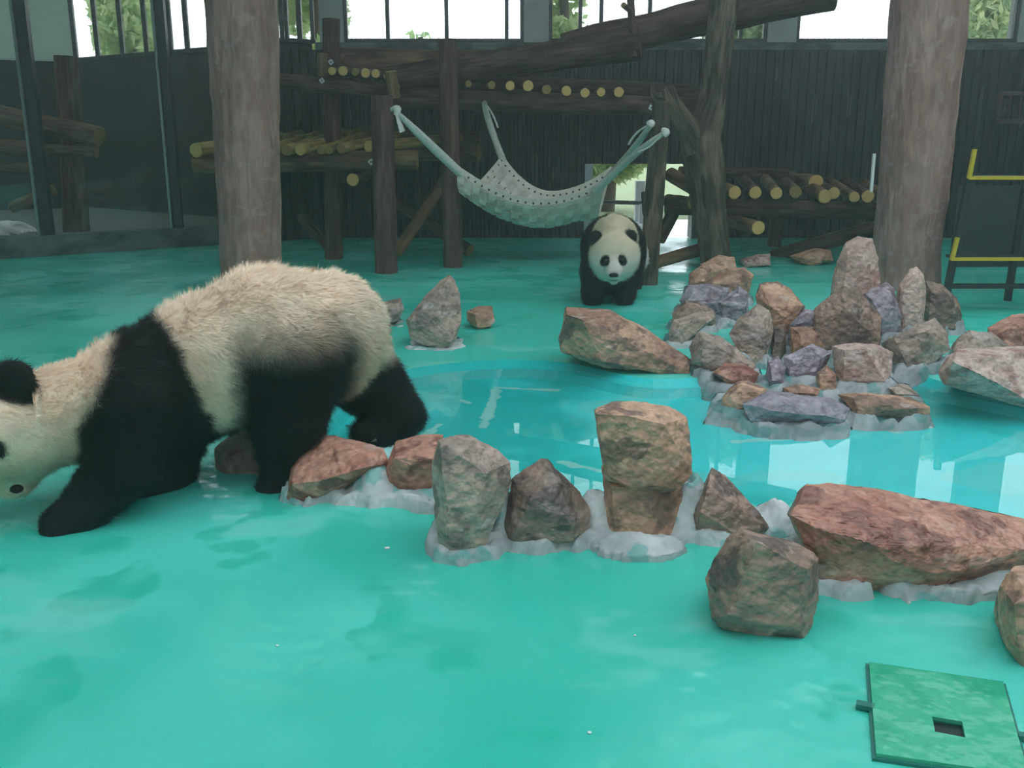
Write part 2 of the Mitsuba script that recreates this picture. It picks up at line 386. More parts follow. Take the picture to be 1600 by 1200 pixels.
structure('floor', polymesh(room.difference(pool), 0.0), 'm_floor')
DEEP = 0.10
add('floor', 'pool_basin', cat_mesh([basin(pool, inner, DEEP), polymesh(inner.buffer(0.02), -DEEP)]), 'm_pool')
solo('pool_water', polymesh(pool.buffer(-0.03), -0.03), 'm_water', 'clear still turquoise water filling the shallow pool between the rock rows', 'water', kind='stuff')

# ---- back wall: dark green corrugated cladding, sill, pilasters, windows
structure('wall_back', slab(corner, (9.0, YB), SILL - 0.10, SILL, 0.2), 'm_curb')
xs = lambda px: P(px, 200, YB)[0]
DOOR0, DOOR1, DOORTOP = xs(924), xs(1092), P(960, 256, YB)[2]
clad('wall_back', corner, (DOOR0, YB), 0, SILL - 0.1)
clad('wall_back', (DOOR1, YB), (9.0, YB), 0, SILL - 0.1)
clad('wall_back', (DOOR0, YB), (DOOR1, YB), DOORTOP, SILL - 0.1)
back = box(corner[0] - 0.3, DOOR0, YB + 0.04, YB + 0.14, -0.05, SILL - 0.1), box(DOOR1, 9.2, YB + 0.04, YB + 0.14, -0.05, SILL - 0.1), box(DOOR0, DOOR1, YB + 0.04, YB + 0.14, DOORTOP, SILL - 0.1)
add('wall_back', 'backing', cat_mesh(back), 'm_darkwall')
for a, b in ((507, 543), (818, 856), (1190, 1234), (1572, 1640)):
    x0, x1 = xs(a), xs(b)
    add('wall_back', 'pilaster', box(x0, x1, YB - 0.02, YB + 0.3, SILL, CEIL), 'm_render')
add('wall_back', 'lintel', box(corner[0] - 0.3, 9.2, YB + 0.02, YB + 0.25, WTOP, CEIL), 'm_render')
add('wall_back', 'door_jamb', box(DOOR0 - 0.08, DOOR0 + 0.03, YB - 0.05, YB + 0.2, 0, DOORTOP), 'm_edge')
add('wall_back', 'door_jamb', box(DOOR1 - 0.06, DOOR1 + 0.08, YB - 0.12, YB + 0.2, 0, DOORTOP), 'm_frame')
def back_window(a, b, mull_px):
    x0, x1 = xs(a), xs(b)
    window((x0, YB + 0.06), (x1, YB + 0.06), SILL, WTOP, [(xs(m) - x0) / (x1 - x0) for m in mull_px])
back_window(543, 818, [610, 700, 792])
back_window(856, 1190, [904, 936, 983, 1010, 1100, 1150])
back_window(1234, 1572, [1380, 1480])
# ---- diagonal wall on the left: concrete curb, glass partition with two steel mullions, then solid cladding
def along(px):                                       # the plan point of the diagonal wall seen at image column px
    d = ray(px, 300)[:2]
    M = np.array([d, -ddir]).T
    t, s = np.linalg.solve(M, A0)
    return A0 + ddir * s
CURB = 0.25
structure('wall_left', slab(A1, along(440), 0, CURB, 0.22), 'm_curb')
clad('wall_left', along(436), corner, 0, SILL - 0.1)
add('wall_left', 'backing', slab(along(436) + np.array([-0.05, 0.05]), corner + np.array([-0.05, 0.05]), 0, SILL, 0.08), 'm_darkwall')
add('wall_left', 'lintel', slab(A1, corner, WTOP, CEIL, 0.2), 'm_render')
window(along(410), corner, SILL - 0.02, WTOP, [0.47, 0.55])
nrm = np.array([-ddir[1], ddir[0]])
mid = 0.11 * nrm * (1 if nrm @ A0 > 0 else -1)
part = thing('glass_partition', 'tall glass partition with black steel posts standing on the grey curb', 'glass partition')
for px, w in ((68, 0.17), (276, 0.16), (-180, 0.17)):
    c = along(px) + mid
    add(part, 'post', bar(np.r_[c, CURB], np.r_[c, CEIL], w, 0.09), 'm_frame')
    e = c - ddir * (w / 2 + 0.012) - mid * 0.6
    add(part, 'edge_strip', bar(np.r_[e, CURB], np.r_[e, CEIL], 0.03, 0.03), 'm_edge', label='bright metal edge strip')
pxs = (-330, -180, 68, 276, 436)
for a, b in zip(pxs[:-1], pxs[1:]):
    pa, pb = along(a) + mid + ddir * 0.08, along(b) + mid - ddir * 0.08
    q = [np.r_[pa, CURB], np.r_[pb, CURB], np.r_[pb, WTOP + 0.2], np.r_[pa, WTOP + 0.2]]
    add(part, 'pane', trimesh.Trimesh(q, [[0, 1, 2], [0, 2, 3]], process=False), 'm_glass')
# ---- the enclosure behind the partition
W0 = P(118, 95, 17.8)[:2]
W1 = P(262, 83, 15.9)[:2]
wd = (W1 - W0) / np.linalg.norm(W1 - W0)
W2 = corner + np.array([-0.25, 0.35])
W9 = np.array([-15.0, 14.0])
structure('wall_side', slab(W0, W2, 0, SILL, 0.15), 'm_darkwall')
add('wall_side', 'lintel', slab(W0, W2, WTOP, CEIL, 0.15), 'm_render')
add('wall_side', 'lower_panel', slab(W9, W0, 0, SILL, 0.15), 'm_darkwall')
add('wall_side', 'upper_panel', slab(W9, W0, SILL, CEIL, 0.02), 'm_frost', label='translucent grey upper panel')
Ls = np.linalg.norm(W2 - W0)
fx = lambda px: float(np.clip(np.linalg.solve(np.array([ray(px, 60)[:2], -(W2 - W0)]).T, W0)[1], 0, 1))
window(W0, W2, SILL, WTOP, [fx(151), fx(190), fx(228), fx(266), fx(292), fx(340), fx(400)], fw=0.07)
add('floor', 'side_floor', polymesh(sg.Polygon([tuple(A1), tuple(A0), tuple(corner), tuple(W2), tuple(W0), tuple(W9)]), 0.16), 'm_sidefloor')
# ---- ceiling with a wide skylight, right wall, wall behind the camera
ceil = sg.Polygon([(-16, NEAR), (9.2, NEAR), (9.2, 15), (0, 18.5), (-16, 18.5)])
SKY = [(-4.2, -0.4, 0.4, 5.2), (1.0, -1.6, 8.2, 6.2), (1.5, 7.0, 8.0, 9.6), (-13.0, 11.8, -7.5, 15.0)]  # unseen roof openings; the last is added to brighten the side enclosure
for s in SKY: ceil = ceil.difference(sg.box(*s))
structure('ceiling', cat_mesh([trimesh.creation.extrude_polygon(g, 0.15, engine='earcut') for g in getattr(ceil, 'geoms', [ceil])]).apply_translation([0, 0, CEIL]), 'm_ceiling')
for i, s in enumerate(SKY):
    n_window[0] += 1
    name = f'window_{n_window[0]}'
    labels[name] = {'kind': 'structure'}
    for k in range(1, 4):
        x = s[0] + (s[2] - s[0]) * k / 4
        add(name, 'glazing_bar', box(x - 0.03, x + 0.03, s[1], s[3], CEIL, CEIL + 0.1), 'm_frame')
structure('wall_right', box(9.0, 9.15, NEAR, YB + 0.2, 0, CEIL), 'm_darkwall')
structure('wall_front', cat_mesh([box(-16, -7, NEAR - 0.15, NEAR, 0, CEIL), box(7, 9.2, NEAR - 0.15, NEAR, 0, CEIL), box(-7, 7, NEAR - 0.15, NEAR, 0, 2.0), box(-7, 7, NEAR - 0.15, NEAR, 4.0, CEIL)]), 'm_darkwall')
window((-7, NEAR - 0.08), (7, NEAR - 0.08), 2.0, 4.0, [k / 7 for k in range(1, 7)])
structure('wall_outer', box(-16, -15.85, NEAR, 18.5, 0, CEIL), 'm_darkwall')
# ---- outside: paved yard, lawn, rail, trees
structure('ground', cat_mesh([box(-40, 40, YB + 0.3, 80, -0.4, -0.2), box(-40, 40, -40, NEAR - 0.3, -0.4, -0.2)]), 'm_grass')
structure('yard_pavement', box(1.0, 6.0, YB, YB + 3.2, -0.195, -0.01), 'm_pavement')
rail = thing('yard_railing', 'low grey pipe railing in the yard seen through the animal door', 'railing')
for z in (0.62,):
    V, F, UV, a, b = tube_uv([P(900, 316, 16.5), P(960, 316, 16.5), P(1040, 318, 16.5)], [0.035] * 3, 10)
    add(rail, 'rail', trimesh.Trimesh(V, F, process=False), 'm_steel', smooth=True)
for px in (925, 1002):
    c = P(px, 316, 16.5)
    add(rail, 'post', box(c[0] - 0.03, c[0] + 0.03, 16.47, 16.53, -0.02, c[2]), 'm_white')
gp = thing('gate_post', 'white post standing in the yard beyond the animal door', 'post')
c0, c1 = P(994, 283, 16.8), P(1008, 283, 16.8)
scene[gp] = mikit.ply(box(c0[0], c1[0], 16.8, 16.95, -0.02, c0[2]), 'm_white')
def tree(base, height, crown, n, bs, seed, label):
    rs = np.random.RandomState(seed)
    t = thing('tree', label, 'tree')
    base = np.asarray(base, float)
    V, F, UV, _, _ = tube_uv([base, base + [0.1, 0, height * 0.4], base + [0.0, 0.1, height * 0.75]], [0.16, 0.12, 0.06], 8, 0.1, seed)
    add(t, 'trunk', trimesh.Trimesh(V, F, process=False), 'm_trunk', smooth=True)
    for k, bsdf in enumerate(bs):
        u = rs.randn(n, 3); u /= np.linalg.norm(u, axis=1)[:, None]
        c = base + [0, 0, height * 0.62] + u * (rs.rand(n, 1) ** 0.4) * np.asarray(crown)
        keep = meshkit.noise(c * 1.3, seed) > 0.42
        c = c[keep]; m = len(c)
        a = rs.randn(m, 3); a /= np.linalg.norm(a, axis=1)[:, None]
        b = np.cross(a, rs.randn(m, 3)); b /= np.linalg.norm(b, axis=1)[:, None]
        l, w = 0.10 + 0.08 * rs.rand(m, 1), 0.05
        V = np.stack([c - a * l, c + b * w, c + a * l, c - b * w], 1).reshape(-1, 3)
        i = np.arange(m)[:, None] * 4
        F = np.vstack([i + [[0, 1, 2]], i + [[0, 2, 3]]])
        add(t, 'foliage', trimesh.Trimesh(V, F, process=False), bsdf, kind='stuff')
tree((xs(955) * 1.5, 21.5, -0.2), 3.4, (1.3, 1.2, 1.5), 9000, ('m_leaf_b', 'm_leaf_a'), 1, 'bright green leafy tree seen through the animal door')
tree(P(878, 0, 19.5) * [1, 1, 0], 6.6, (0.5, 0.6, 1.9), 1300, ('m_leaf_b', 'm_leaf_a'), 2, 'pale green tree behind the window left of the sloping log')
tree(P(486, 0, 21) * [1, 1, 0], 7.2, (0.75, 1.0, 2.6), 3500, ('m_leaf_b', 'm_leaf_a'), 3, 'yellow green tree behind the corner window above the left platform')
tree(P(195, 0, 22.5) * [1, 1, 0], 7.0, (0.75, 1.0, 2.6), 3000, ('m_leaf_b', 'm_leaf_a'), 4, 'light green tree behind the window of the glazed side enclosure')
tree(P(1170, 0, 18.5) * [1, 1, 0], 5.4, (0.8, 0.9, 1.6), 4000, ('m_leaf_a', 'm_leaf_c'), 5, 'dark green tree behind the small window right of the forked trunk')
tree(P(655, 0, 24) * [1, 1, 0], 4.9, (0.7, 0.7, 0.8), 140, ('m_leaf_c', 'm_leaf_a'), 6, 'faint distant tree behind the wide bright window over the left platform')
tree(P(1526, 0, 20) * [1, 1, 0], 5.8, (0.7, 0.8, 1.8), 2500, ('m_leaf_c', 'm_leaf_b'), 7, 'slender tree behind the window right of the right column')
# ================================================================ COLUMNS, CLIMBING FRAMES, TREE
def column(px_top, px_bot, py_bot, w_top, w_bot, label, seed):
    Y = G(px_bot, py_bot)[1]
    top, bot = P(px_top, 0, Y), P(px_bot, py_bot, Y)
    bot[2] = 0
    d = (top - bot) / (top[2] - bot[2])
    end = bot + d * (CEIL)
    t = np.linspace(0, 1, 60)
    r0, rt = w_bot / 2 * mpp(Y), w_top / 2 * mpp(Y)
    rad = r0 + (rt - r0) * t * (CEIL / (top[2] - bot[2]))
    rad = rad * (1 + 0.10 * np.exp(-t * 40))
    V, F, UV, a, b = tube_uv(bot + (end - bot) * t[:, None], rad, 56, 0.035, seed)
    th = np.arctan2(V[:, 1] - np.interp(V[:, 2], [0, CEIL], [bot[1], end[1]]), V[:, 0] - np.interp(V[:, 2], [0, CEIL], [bot[0], end[0]]))
    groove = 0.012 * (meshkit.noise(np.c_[np.cos(th) * 9, np.sin(th) * 9, V[:, 2] * 0.9], seed) - 0.5) + 0.010 * (meshkit.noise(np.c_[np.cos(th) * 5, np.sin(th) * 5, V[:, 2] * 6], seed + 3) - 0.5)
    V[:, 0] += np.cos(th) * groove * 2; V[:, 1] += np.sin(th) * groove * 2
    t = thing('column', label, 'column')
    add(t, 'shaft', trimesh.Trimesh(V, F, process=False), 'm_column', smooth=True, uv=UV)
    return t
column(378, 396, 455, 102, 92, 'brown bark-textured concrete column rising behind the walking panda', 3)
rc = column(1453, 1412, 448, 108, 98, 'brown bark-textured concrete column rising behind the rock pile', 5)
Yr = G(1412, 448)[1]
add(rc, 'rod', bar(P(1366, 240, Yr), P(1361, 300, Yr), 0.025, 0.025), 'm_white', label='short white rod fixed to the left side')

def plate(parent, px, py, Y, s=0.045, tilt=0.0):
    """small galvanised nail plate with a dark hole, held on a log"""
    c = P(px, py, Y)
    m = trimesh.creation.box((s, 0.008, s)); m.apply_transform(trimesh.transformations.rotation_matrix(tilt, [0, 1, 0])); m.apply_translation(c)
    k = add(parent, 'nail_plate', m, 'm_tag', label='small pale metal plate')
    h = trimesh.creation.cylinder(s * 0.2, 0.004, sections=8); h.apply_transform(trimesh.transformations.rotation_matrix(math.pi / 2, [1, 0, 0])); h.apply_translation(c - [0, 0.006, 0])
    k2 = numbered(f'{k}__bolt'); scene[k2] = mikit.ply(h, 'm_rivet')

# ---- left climbing frame
cf = thing('climbing_frame', 'two-level log climbing frame with yellow cut ends around the hammock', 'climbing frame')
YA, YBp, YCp = G(520, 405)[1], G(602, 427)[1], G(707, 418)[1]
def post(f, pxb, pyb, pxt, pyt, w, seed, bark='m_post', name='post'):
    Y = G(pxb, pyb)[1]
    b = P(pxb, pyb, Y); b[2] = -0.01
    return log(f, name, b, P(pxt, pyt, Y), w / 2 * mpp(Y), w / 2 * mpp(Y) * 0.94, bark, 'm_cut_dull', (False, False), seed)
post(cf, 522, 404, 517, 30, 28, 21)
post(cf, 604, 426, 597, 150, 36, 22)
post(cf, 708, 417, 699, 62, 30, 23)
# lower deck: cross beam, second beam, deck logs that run back to the wall
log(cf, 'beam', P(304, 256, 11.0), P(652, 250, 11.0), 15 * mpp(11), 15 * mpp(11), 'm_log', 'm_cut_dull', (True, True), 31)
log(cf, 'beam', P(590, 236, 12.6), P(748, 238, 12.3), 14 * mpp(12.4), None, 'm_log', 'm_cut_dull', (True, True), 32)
log(cf, 'beam', P(551, 281, 10.9), P(610, 272, 13.2), 9.5 * mpp(11), None, 'm_log_dark', 'm_cut', (True, False), 33)
log(cf, 'deck_log', P(306, 235, 10.9), P(440, 217, 12.6), 11 * mpp(11), None, 'm_log_yellow', 'm_cut', (True, True), 34)
for i, (px, py, r, bk, dull, bx, by) in enumerate(((405, 238, 9, 'm_log_yellow', 0, 500, 211), (448, 235, 8.5, 'm_log_yellow', 1, 535, 208), (469, 234, 8.5, 'm_log_yellow', 0, 562, 206), (502, 235, 6.5, 'm_log_yellow', 1, 585, 206),
                                     (515, 235, 6, 'm_log', 1, 612, 207), (533, 232, 7.5, 'm_log_yellow', 1, 640, 207), (576, 229, 8.5, 'm_log_yellow', 0, 742, 213))):
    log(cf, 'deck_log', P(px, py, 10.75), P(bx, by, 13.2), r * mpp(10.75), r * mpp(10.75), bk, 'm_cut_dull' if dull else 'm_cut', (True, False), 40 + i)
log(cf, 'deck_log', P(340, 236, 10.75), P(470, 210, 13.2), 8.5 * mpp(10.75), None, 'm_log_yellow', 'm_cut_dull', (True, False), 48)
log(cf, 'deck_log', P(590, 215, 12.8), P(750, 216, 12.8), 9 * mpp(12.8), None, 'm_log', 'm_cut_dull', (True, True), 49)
# braces
log(cf, 'brace', P(620, 395, 11.2), P(704, 268, 12.0), 9.5 * mpp(11.3), 9 * mpp(11.6), 'm_log', 'm_cut_dull', (True, True), 51)
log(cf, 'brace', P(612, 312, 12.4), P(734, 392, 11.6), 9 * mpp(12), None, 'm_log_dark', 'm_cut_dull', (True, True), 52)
log(cf, 'brace', P(470, 340, 12.6), P(514, 386, 12.1), 7.5 * mpp(12), None, 'm_log_dark', 'm_cut_dull', (True, True), 53)
# upper deck
log(cf, 'beam', P(440, 126, 11.4), P(622, 142, 11.2), 10.5 * mpp(11.3), 11 * mpp(11.3), 'm_post', 'm_cut_dull', (True, True), 61)
log(cf, 'stub', P(503, 84, 11.3), P(505, 119, 11.3), 8 * mpp(11.3), None, 'm_log', 'm_cut_dull', (True, True), 62)
for i, (px, py, r, dull) in enumerate(((519, 111, 6, 0), (536, 111, 7, 0), (555, 112, 6, 1), (571, 114, 7, 0), (587, 115, 6.5, 0), (607, 119, 7, 0))):
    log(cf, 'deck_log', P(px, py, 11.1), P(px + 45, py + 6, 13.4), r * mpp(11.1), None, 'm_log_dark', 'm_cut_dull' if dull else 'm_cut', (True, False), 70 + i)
for i, (px, py, r, dull) in enumerate(((732, 131, 5, 1), (768, 133, 6, 1), (797, 134, 7, 0), (825, 134, 8, 0), (854, 140, 7, 1), (885, 142, 7.5, 0), (914, 145, 7, 0), (939, 144, 6.5, 0), (967, 144, 7.5, 0))):
    log(cf, 'deck_log', P(px, py, 11.05), P(px - 8, py + 2, 13.6), r * mpp(11.05), None, 'm_log_dark', 'm_cut_dull' if dull else 'm_cut', (True, False), 80 + i)
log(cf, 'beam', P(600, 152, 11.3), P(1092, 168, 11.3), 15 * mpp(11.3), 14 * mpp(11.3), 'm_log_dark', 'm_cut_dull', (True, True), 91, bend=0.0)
log(cf, 'beam', P(690, 128, 12.4), P(1092, 146, 12.4), 13 * mpp(12.4), None, 'm_log_dark', 'm_cut_dull', (False, True), 92)
log(cf, 'rail', P(524, 95, 12.1), P(800, 100, 11.9), 19 * mpp(12), 18 * mpp(12), 'm_log', 'm_cut_dull', (True, True), 93)
log(cf, 'rail', P(606, 126, 11.6), P(1000, 67, 11.1), 20 * mpp(11.5), 25 * mpp(10.7), 'm_log_dark', 'm_cut_dull', (True, False), 94, rough=0.08)
log(cf, 'rail', P(880, 76, 11.3), P(1300, -16, 11.2), 23 * mpp(11.2), 28 * mpp(11.2), 'm_log_dark', 'm_cut_dull', (False, False), 96, rough=0.09)
log(cf, 'stub', P(610, 112, 10.95), P(616, 152, 11.0), 9 * mpp(11), None, 'm_log', 'm_cut_dull', (True, True), 95)
log(cf, 'stub', P(990, 88, 11.0), P(984, -30, 11.0), 6 * mpp(11), 5 * mpp(11), 'm_log_dark', 'm_cut_dull', (False, True), 97)
log(cf, 'stub', P(986, 18, 10.95), P(974, 8, 10.8), 4 * mpp(11), None, 'm_log_dark', 'm_cut_dull', (False, True), 98)
for a in ((517, 97, 11.2, 0.05), (503, 126, 11.2, 0.05), (710, 103, 11.35, 0.06), (580, 253, 10.75, 0.055), (1018, 168, 11.05, 0.055), (519, 392, 12.0, 0.04), (700, 402, 11.4, 0.045), (590, 407, 11.1, 0.025)):
    plate(cf, *a[:3], s=a[3], tilt=(a[0] % 7) * 0.15)
# the dark leaning post that ends the upper beam, right of the walking panda in the doorway
post(cf, 1012, 444, 1034, 160, 30, 24, 'm_tree')
# ---- right low log platform
lp = thing('log_platform', 'low log platform with pale cut ends between forked tree and right column', 'log platform')
for i, (px, py, r, dull, bx, by) in enumerate(((1148, 301, 10, 0, 1075, 270), (1180, 301, 9.5, 0, 1150, 268), (1213, 302, 9, 0, 1190, 272), (1243, 300, 9.5, 1, 1215, 274), (1289, 307, 10.5, 0, 1235, 276), (1303, 302, 9, 0, 1262, 280), (1335, 308, 8, 0, 1295, 282), (1356, 307, 9.5, 0, 1320, 284), (1384, 309, 9, 1, 1350, 287))):
    log(lp, 'deck_log', P(px, py, 10.9), P(bx, by, 13.2), r * mpp(10.9), None, 'm_log' if i % 2 == 0 else 'm_log_dark', 'm_cut_dull' if dull else 'm_cut', (True, False), 100 + i)
log(lp, 'deck_log', P(1275, 285, 11.6), P(1215, 279, 13.4), 11.5 * mpp(11.6), None, 'm_log', 'm_cut', (True, False), 112)
log(lp, 'beam', P(1040, 322, 11.3), P(1395, 330, 11.3), 13 * mpp(11.3), None, 'm_log_dark', 'm_cut_dull', (False, True), 113)
log(lp, 'beam', P(1085, 318, 10.7), P(1045, 312, 12.4), 10 * mpp(10.7), None, 'm_log', 'm_cut', (True, False), 114)
log(lp, 'beam', P(1048, 273, 11.6), P(1106, 306, 10.8), 11 * mpp(11.3), None, 'm_log', 'm_cut_dull', (True, True), 115)
log(lp, 'beam', P(1062, 268, 12.4), P(1230, 272, 12.6), 8 * mpp(12.4), None, 'm_log_dark', 'm_cut_dull', (True, True), 116)
log(lp, 'brace', P(1185, 356, 10.6), P(1125, 340, 12.2), 10.5 * mpp(10.6), 12 * mpp(11), 'm_log', 'm_cut', (True, False), 117)
log(lp, 'brace', P(1210, 400, 11.9), P(1392, 350, 10.6), 12 * mpp(11.2), None, 'm_log_dark', 'm_cut_dull', (True, True), 118)
log(lp, 'brace', P(1030, 375, 11.6), P(1058, 320, 11.8), 10 * mpp(11.6), None, 'm_log_dark', 'm_cut_dull', (True, True), 119)
log(lp, 'brace', P(998, 418, 10.55), P(1100, 388, 11.0), 9.5 * mpp(10.6), 10 * mpp(11), 'm_log', 'm_cut_dull', (True, True), 120)
log(lp, 'stub', P(1008, 300, 11.5), P(1010, 335, 11.5), 6 * mpp(11.5), None, 'm_log_dark', 'm_cut_dull', (True, True), 121)
for px, py in ((1100, 392), (1340, 398), (1210, 385)):
    post(lp, px, py, px + 4, 318, 22, px, 'm_log_dark')
# ---- natural forked tree
tr = thing('forked_tree', 'bare forked tree trunk with mossy bark standing behind the yellow boulder', 'tree trunk')
Yt = 10.6
def limb(name, pts, ws, seed, Y=Yt):
    pts = [P(*q[:2], q[2] if len(q) > 2 else Y) for q in pts]
    n = 40
    c = spline(pts, n)
    r = np.interp(np.linspace(0, 1, n), np.linspace(0, 1, len(ws)), ws) / 2 * mpp(Y)
    V, F, UV, a, b = tube_uv(c, r, 22, 0.13, seed)
    m = trimesh.Trimesh(V, F, process=False)
    e, _ = cap(b, c[-1] - c[-2], 0.01)
    uv = np.vstack([UV, np.zeros((len(e.vertices), 2))])
    add(tr, name, trimesh.util.concatenate([m, e]), 'm_tree', smooth=True, uv=uv)
limb('trunk', [(1120, 424), (1115, 380), (1106, 310), (1099, 250), (1096, 215), (1106, 185), (1116, 140), (1122, 80), (1130, 20), (1134, -20)], [50, 46, 50, 58, 62, 50, 36, 38, 42, 44], 201)
limb('branch', [(1092, 240, 10.55), (1074, 200, 10.5), (1056, 170, 10.4), (1043, 140, 10.4)], [44, 36, 27, 22], 202)
limb('branch', [(1044, 146, 10.42), (1024, 150, 10.4), (1020, 132, 10.4)], [18, 13, 5], 203)
# ---- logs behind the glass partition
sp = thing('side_climbing_frame', 'brown log frame with a thick sloping log behind the glass partition', 'climbing frame')
log(sp, 'rail', P(-60, 168, 13.4), P(156, 213, 13.0), 16 * mpp(13), 15 * mpp(13), 'm_log', 'm_cut_dull', (True, True), 131)
log(sp, 'beam', P(-60, 226, 13.2), P(150, 236, 13.2), 11 * mpp(13), None, 'm_log', 'm_cut_dull', (True, True), 132)
log(sp, 'beam', P(-60, 258, 13.2), P(70, 262, 13.3), 9 * mpp(13), None, 'm_log', 'm_cut_dull', (True, True), 133)
log(sp, 'brace', P(18, 324, 13.6), P(84, 296, 13.6), 9 * mpp(13), None, 'm_log', 'm_cut_dull', (True, True), 134)
b = P(121, 372, 13.3); b[2] = 0.16
log(sp, 'post', b, P(103, 88, 13.3), 20 * mpp(13), 17 * mpp(13), 'm_post', 'm_cut_dull', (False, False), 135)
b = P(-30, 372, 13.3); b[2] = 0.16
log(sp, 'post', b, P(-40, 120, 13.3), 17 * mpp(13), None, 'm_post', 'm_cut_dull', (False, False), 136)
cl = thing('cloth_heap', 'crumpled white cloth strips lying on the floor behind the glass partition', 'cloth')
rs = np.random.RandomState(4)
for i in range(6):
    a = P(-20 + 6 * i, 368 - 2 * (i % 3), 12.6); a[2] = 0.18
    pts = [a, a + [0.12, 0.1, 0.12 + 0.03 * (i % 2)], a + [0.26, -0.04 + 0.05 * i, 0.10 - 0.01 * i], a + [0.36, 0.05, 0.03]]
    V, F, UV, _, _ = tube_uv(spline(pts, 14), [0.035] * 14, 8, 0.2, i, flat=0.4)
    add(cl, 'strip', trimesh.Trimesh(V, F, process=False), 'm_white', smooth=True)
# ---- steel stand with yellow edges on the right
st = thing('steel_stand', 'black steel stand with yellow edge strips at the right edge behind the rocks', 'steel stand')
Ys = 7.9
foot = G(1474, 486); Ys = foot[1]
add(st, 'upright', bar(foot, P(1524, 228, Ys), 0.05, 0.05), 'm_steel')
add(st, 'upright', bar(G(1574, 470), P(1612, 228, G(1574, 470)[1]), 0.05, 0.05), 'm_steel')
e0 = np.array([2.6, 0, 0])
for a, bpt in (((1523, 233), (1514, 279)), ((1496, 371), (1487, 407))):
    add(st, 'edge_strip', bar(P(*a, Ys - 0.03), P(*bpt, Ys - 0.03), 0.03, 0.03), 'm_yellow', label='yellow painted upright edge')
for py, x in ((278, 1514), (405, 1487)):
    a = P(x, py, Ys - 0.03)
    add(st, 'edge_strip', bar(a, a + e0, 0.028, 0.028), 'm_yellow', label='yellow painted shelf edge')
    add(st, 'shelf', box(a[0] + 0.06, a[0] + 2.6, Ys + 0.0, Ys + 0.22, a[2] - 0.012, a[2] + 0.012), 'm_steel')
a = P(1482, 447, Ys)
add(st, 'rail', bar(a, a + e0, 0.04, 0.04), 'm_steel')
a = P(1496, 322, Ys + 0.9)
add(st, 'back_panel', box(a[0], a[0] + 2.6, Ys + 0.92, Ys + 0.94, 0.25, P(1500, 290, Ys + 0.9)[2]), 'm_darkwall')
# panel added high on the wall behind in place of a reddish glass reflection
ha = thing('wall_hatch', 'dark reddish panel with bars standing in for a reflection on the viewing glass', 'glass_reflection')
x0, x1, z0, z1 = P(1557, 190, YB - 0.06)[0], P(1640, 190, YB - 0.06)[0], P(1557, 190, YB - 0.06)[2], P(1557, 146, YB - 0.06)[2]
yy = YB - 0.07
for p, q in (((x0, z0), (x1, z0)), ((x0, z1), (x1, z1)), ((x0, z0), (x0, z1)), ((x1, z0), (x1, z1))):
    add(ha, 'frame', bar((p[0], yy, p[1]), (q[0], yy, q[1]), 0.05, 0.06), 'm_reflection')
for k in range(1, 5):
    x = x0 + (x1 - x0) * k / 5
    add(ha, 'bar', bar((x, yy, z0), (x, yy, z1), 0.025, 0.03), 'm_reflection')
# ================================================================ HAMMOCK
hm = thing('hammock', 'pale woven strap hammock hanging by four white straps from the logs', 'hammock')
YF, YK = 10.5, 11.5
front = spline([P(715, 268, YF), P(760, 297, YF), P(800, 314, YF), P(840, 320, YF), P(880, 316, YF), P(918, 303, YF), P(944, 288, YF)], 41)
rear = spline([P(782, 246, YK), P(800, 272, YK), P(822, 293, YK), P(850, 306, YK), P(885, 304, YK), P(920, 291, YK), P(955, 268, YK)], 41)
belly = spline([P(728, 300, 10.75), P(765, 328, 10.9), P(800, 345, 11.0), P(832, 353, 11.0), P(875, 351, 11.0), P(912, 342, 11.0), P(934, 344, 11.0)], 41)
def hsurf(u, v, off=0.0):
    """point of the hammock: u along 0..1, v across 0 (front rim) .. 1 (rear rim)"""
    i = np.clip(u, 0, 1) * 40
    k = np.arange(41)
    f, r, b = (np.array([np.interp(i, k, a[:, j]) for j in range(3)]).T for a in (front, rear, belly))
    c = 2 * b - 0.5 * (f + r)
    v = np.asarray(v)[:, None]
    p = f * (1 - v) ** 2 + 2 * c * v * (1 - v) + r * v * v
    n = (f - 2 * c + r)
    n = n / np.linalg.norm(n, axis=1)[:, None]
    return p + n * np.asarray(off)[:, None]
def strip_mesh(L, R, th=0.006):
    n = len(L)
    d = np.cross(np.gradient(L, axis=0), R - L); d /= np.linalg.norm(d, axis=1)[:, None] + 1e-9
    V = np.vstack([L - d * th / 2, R - d * th / 2, R + d * th / 2, L + d * th / 2])
    F = []
    for i in range(n - 1):
        for a in range(4):
            b = (a + 1) % 4
            q = [a * n + i, b * n + i, b * n + i + 1, a * n + i + 1]
            F += [[q[0], q[1], q[2]], [q[0], q[2], q[3]]]
    F += [[0, n, 2 * n], [0, 2 * n, 3 * n], [n - 1, 3 * n - 1, 2 * n - 1], [n - 1, 4 * n - 1, 3 * n - 1]]
    m = trimesh.Trimesh(V, F, process=False)
    m.fix_normals()
    return m
NU, NV = 17, 8
for i in range(NU):                                  # strips across
    u0, u1 = (i + 0.07) / NU, (i + 0.93) / NU
    v = np.linspace(0.0, 1, 4 * NV + 1)
    w = 0.016 * np.cos(np.pi * (v * NV - 0.5)) * (1 if i % 2 else -1)
    add(hm, 'webbing', strip_mesh(hsurf(np.full(len(v), u0), v, w), hsurf(np.full(len(v), u1), v, w)), 'm_web', smooth=40)
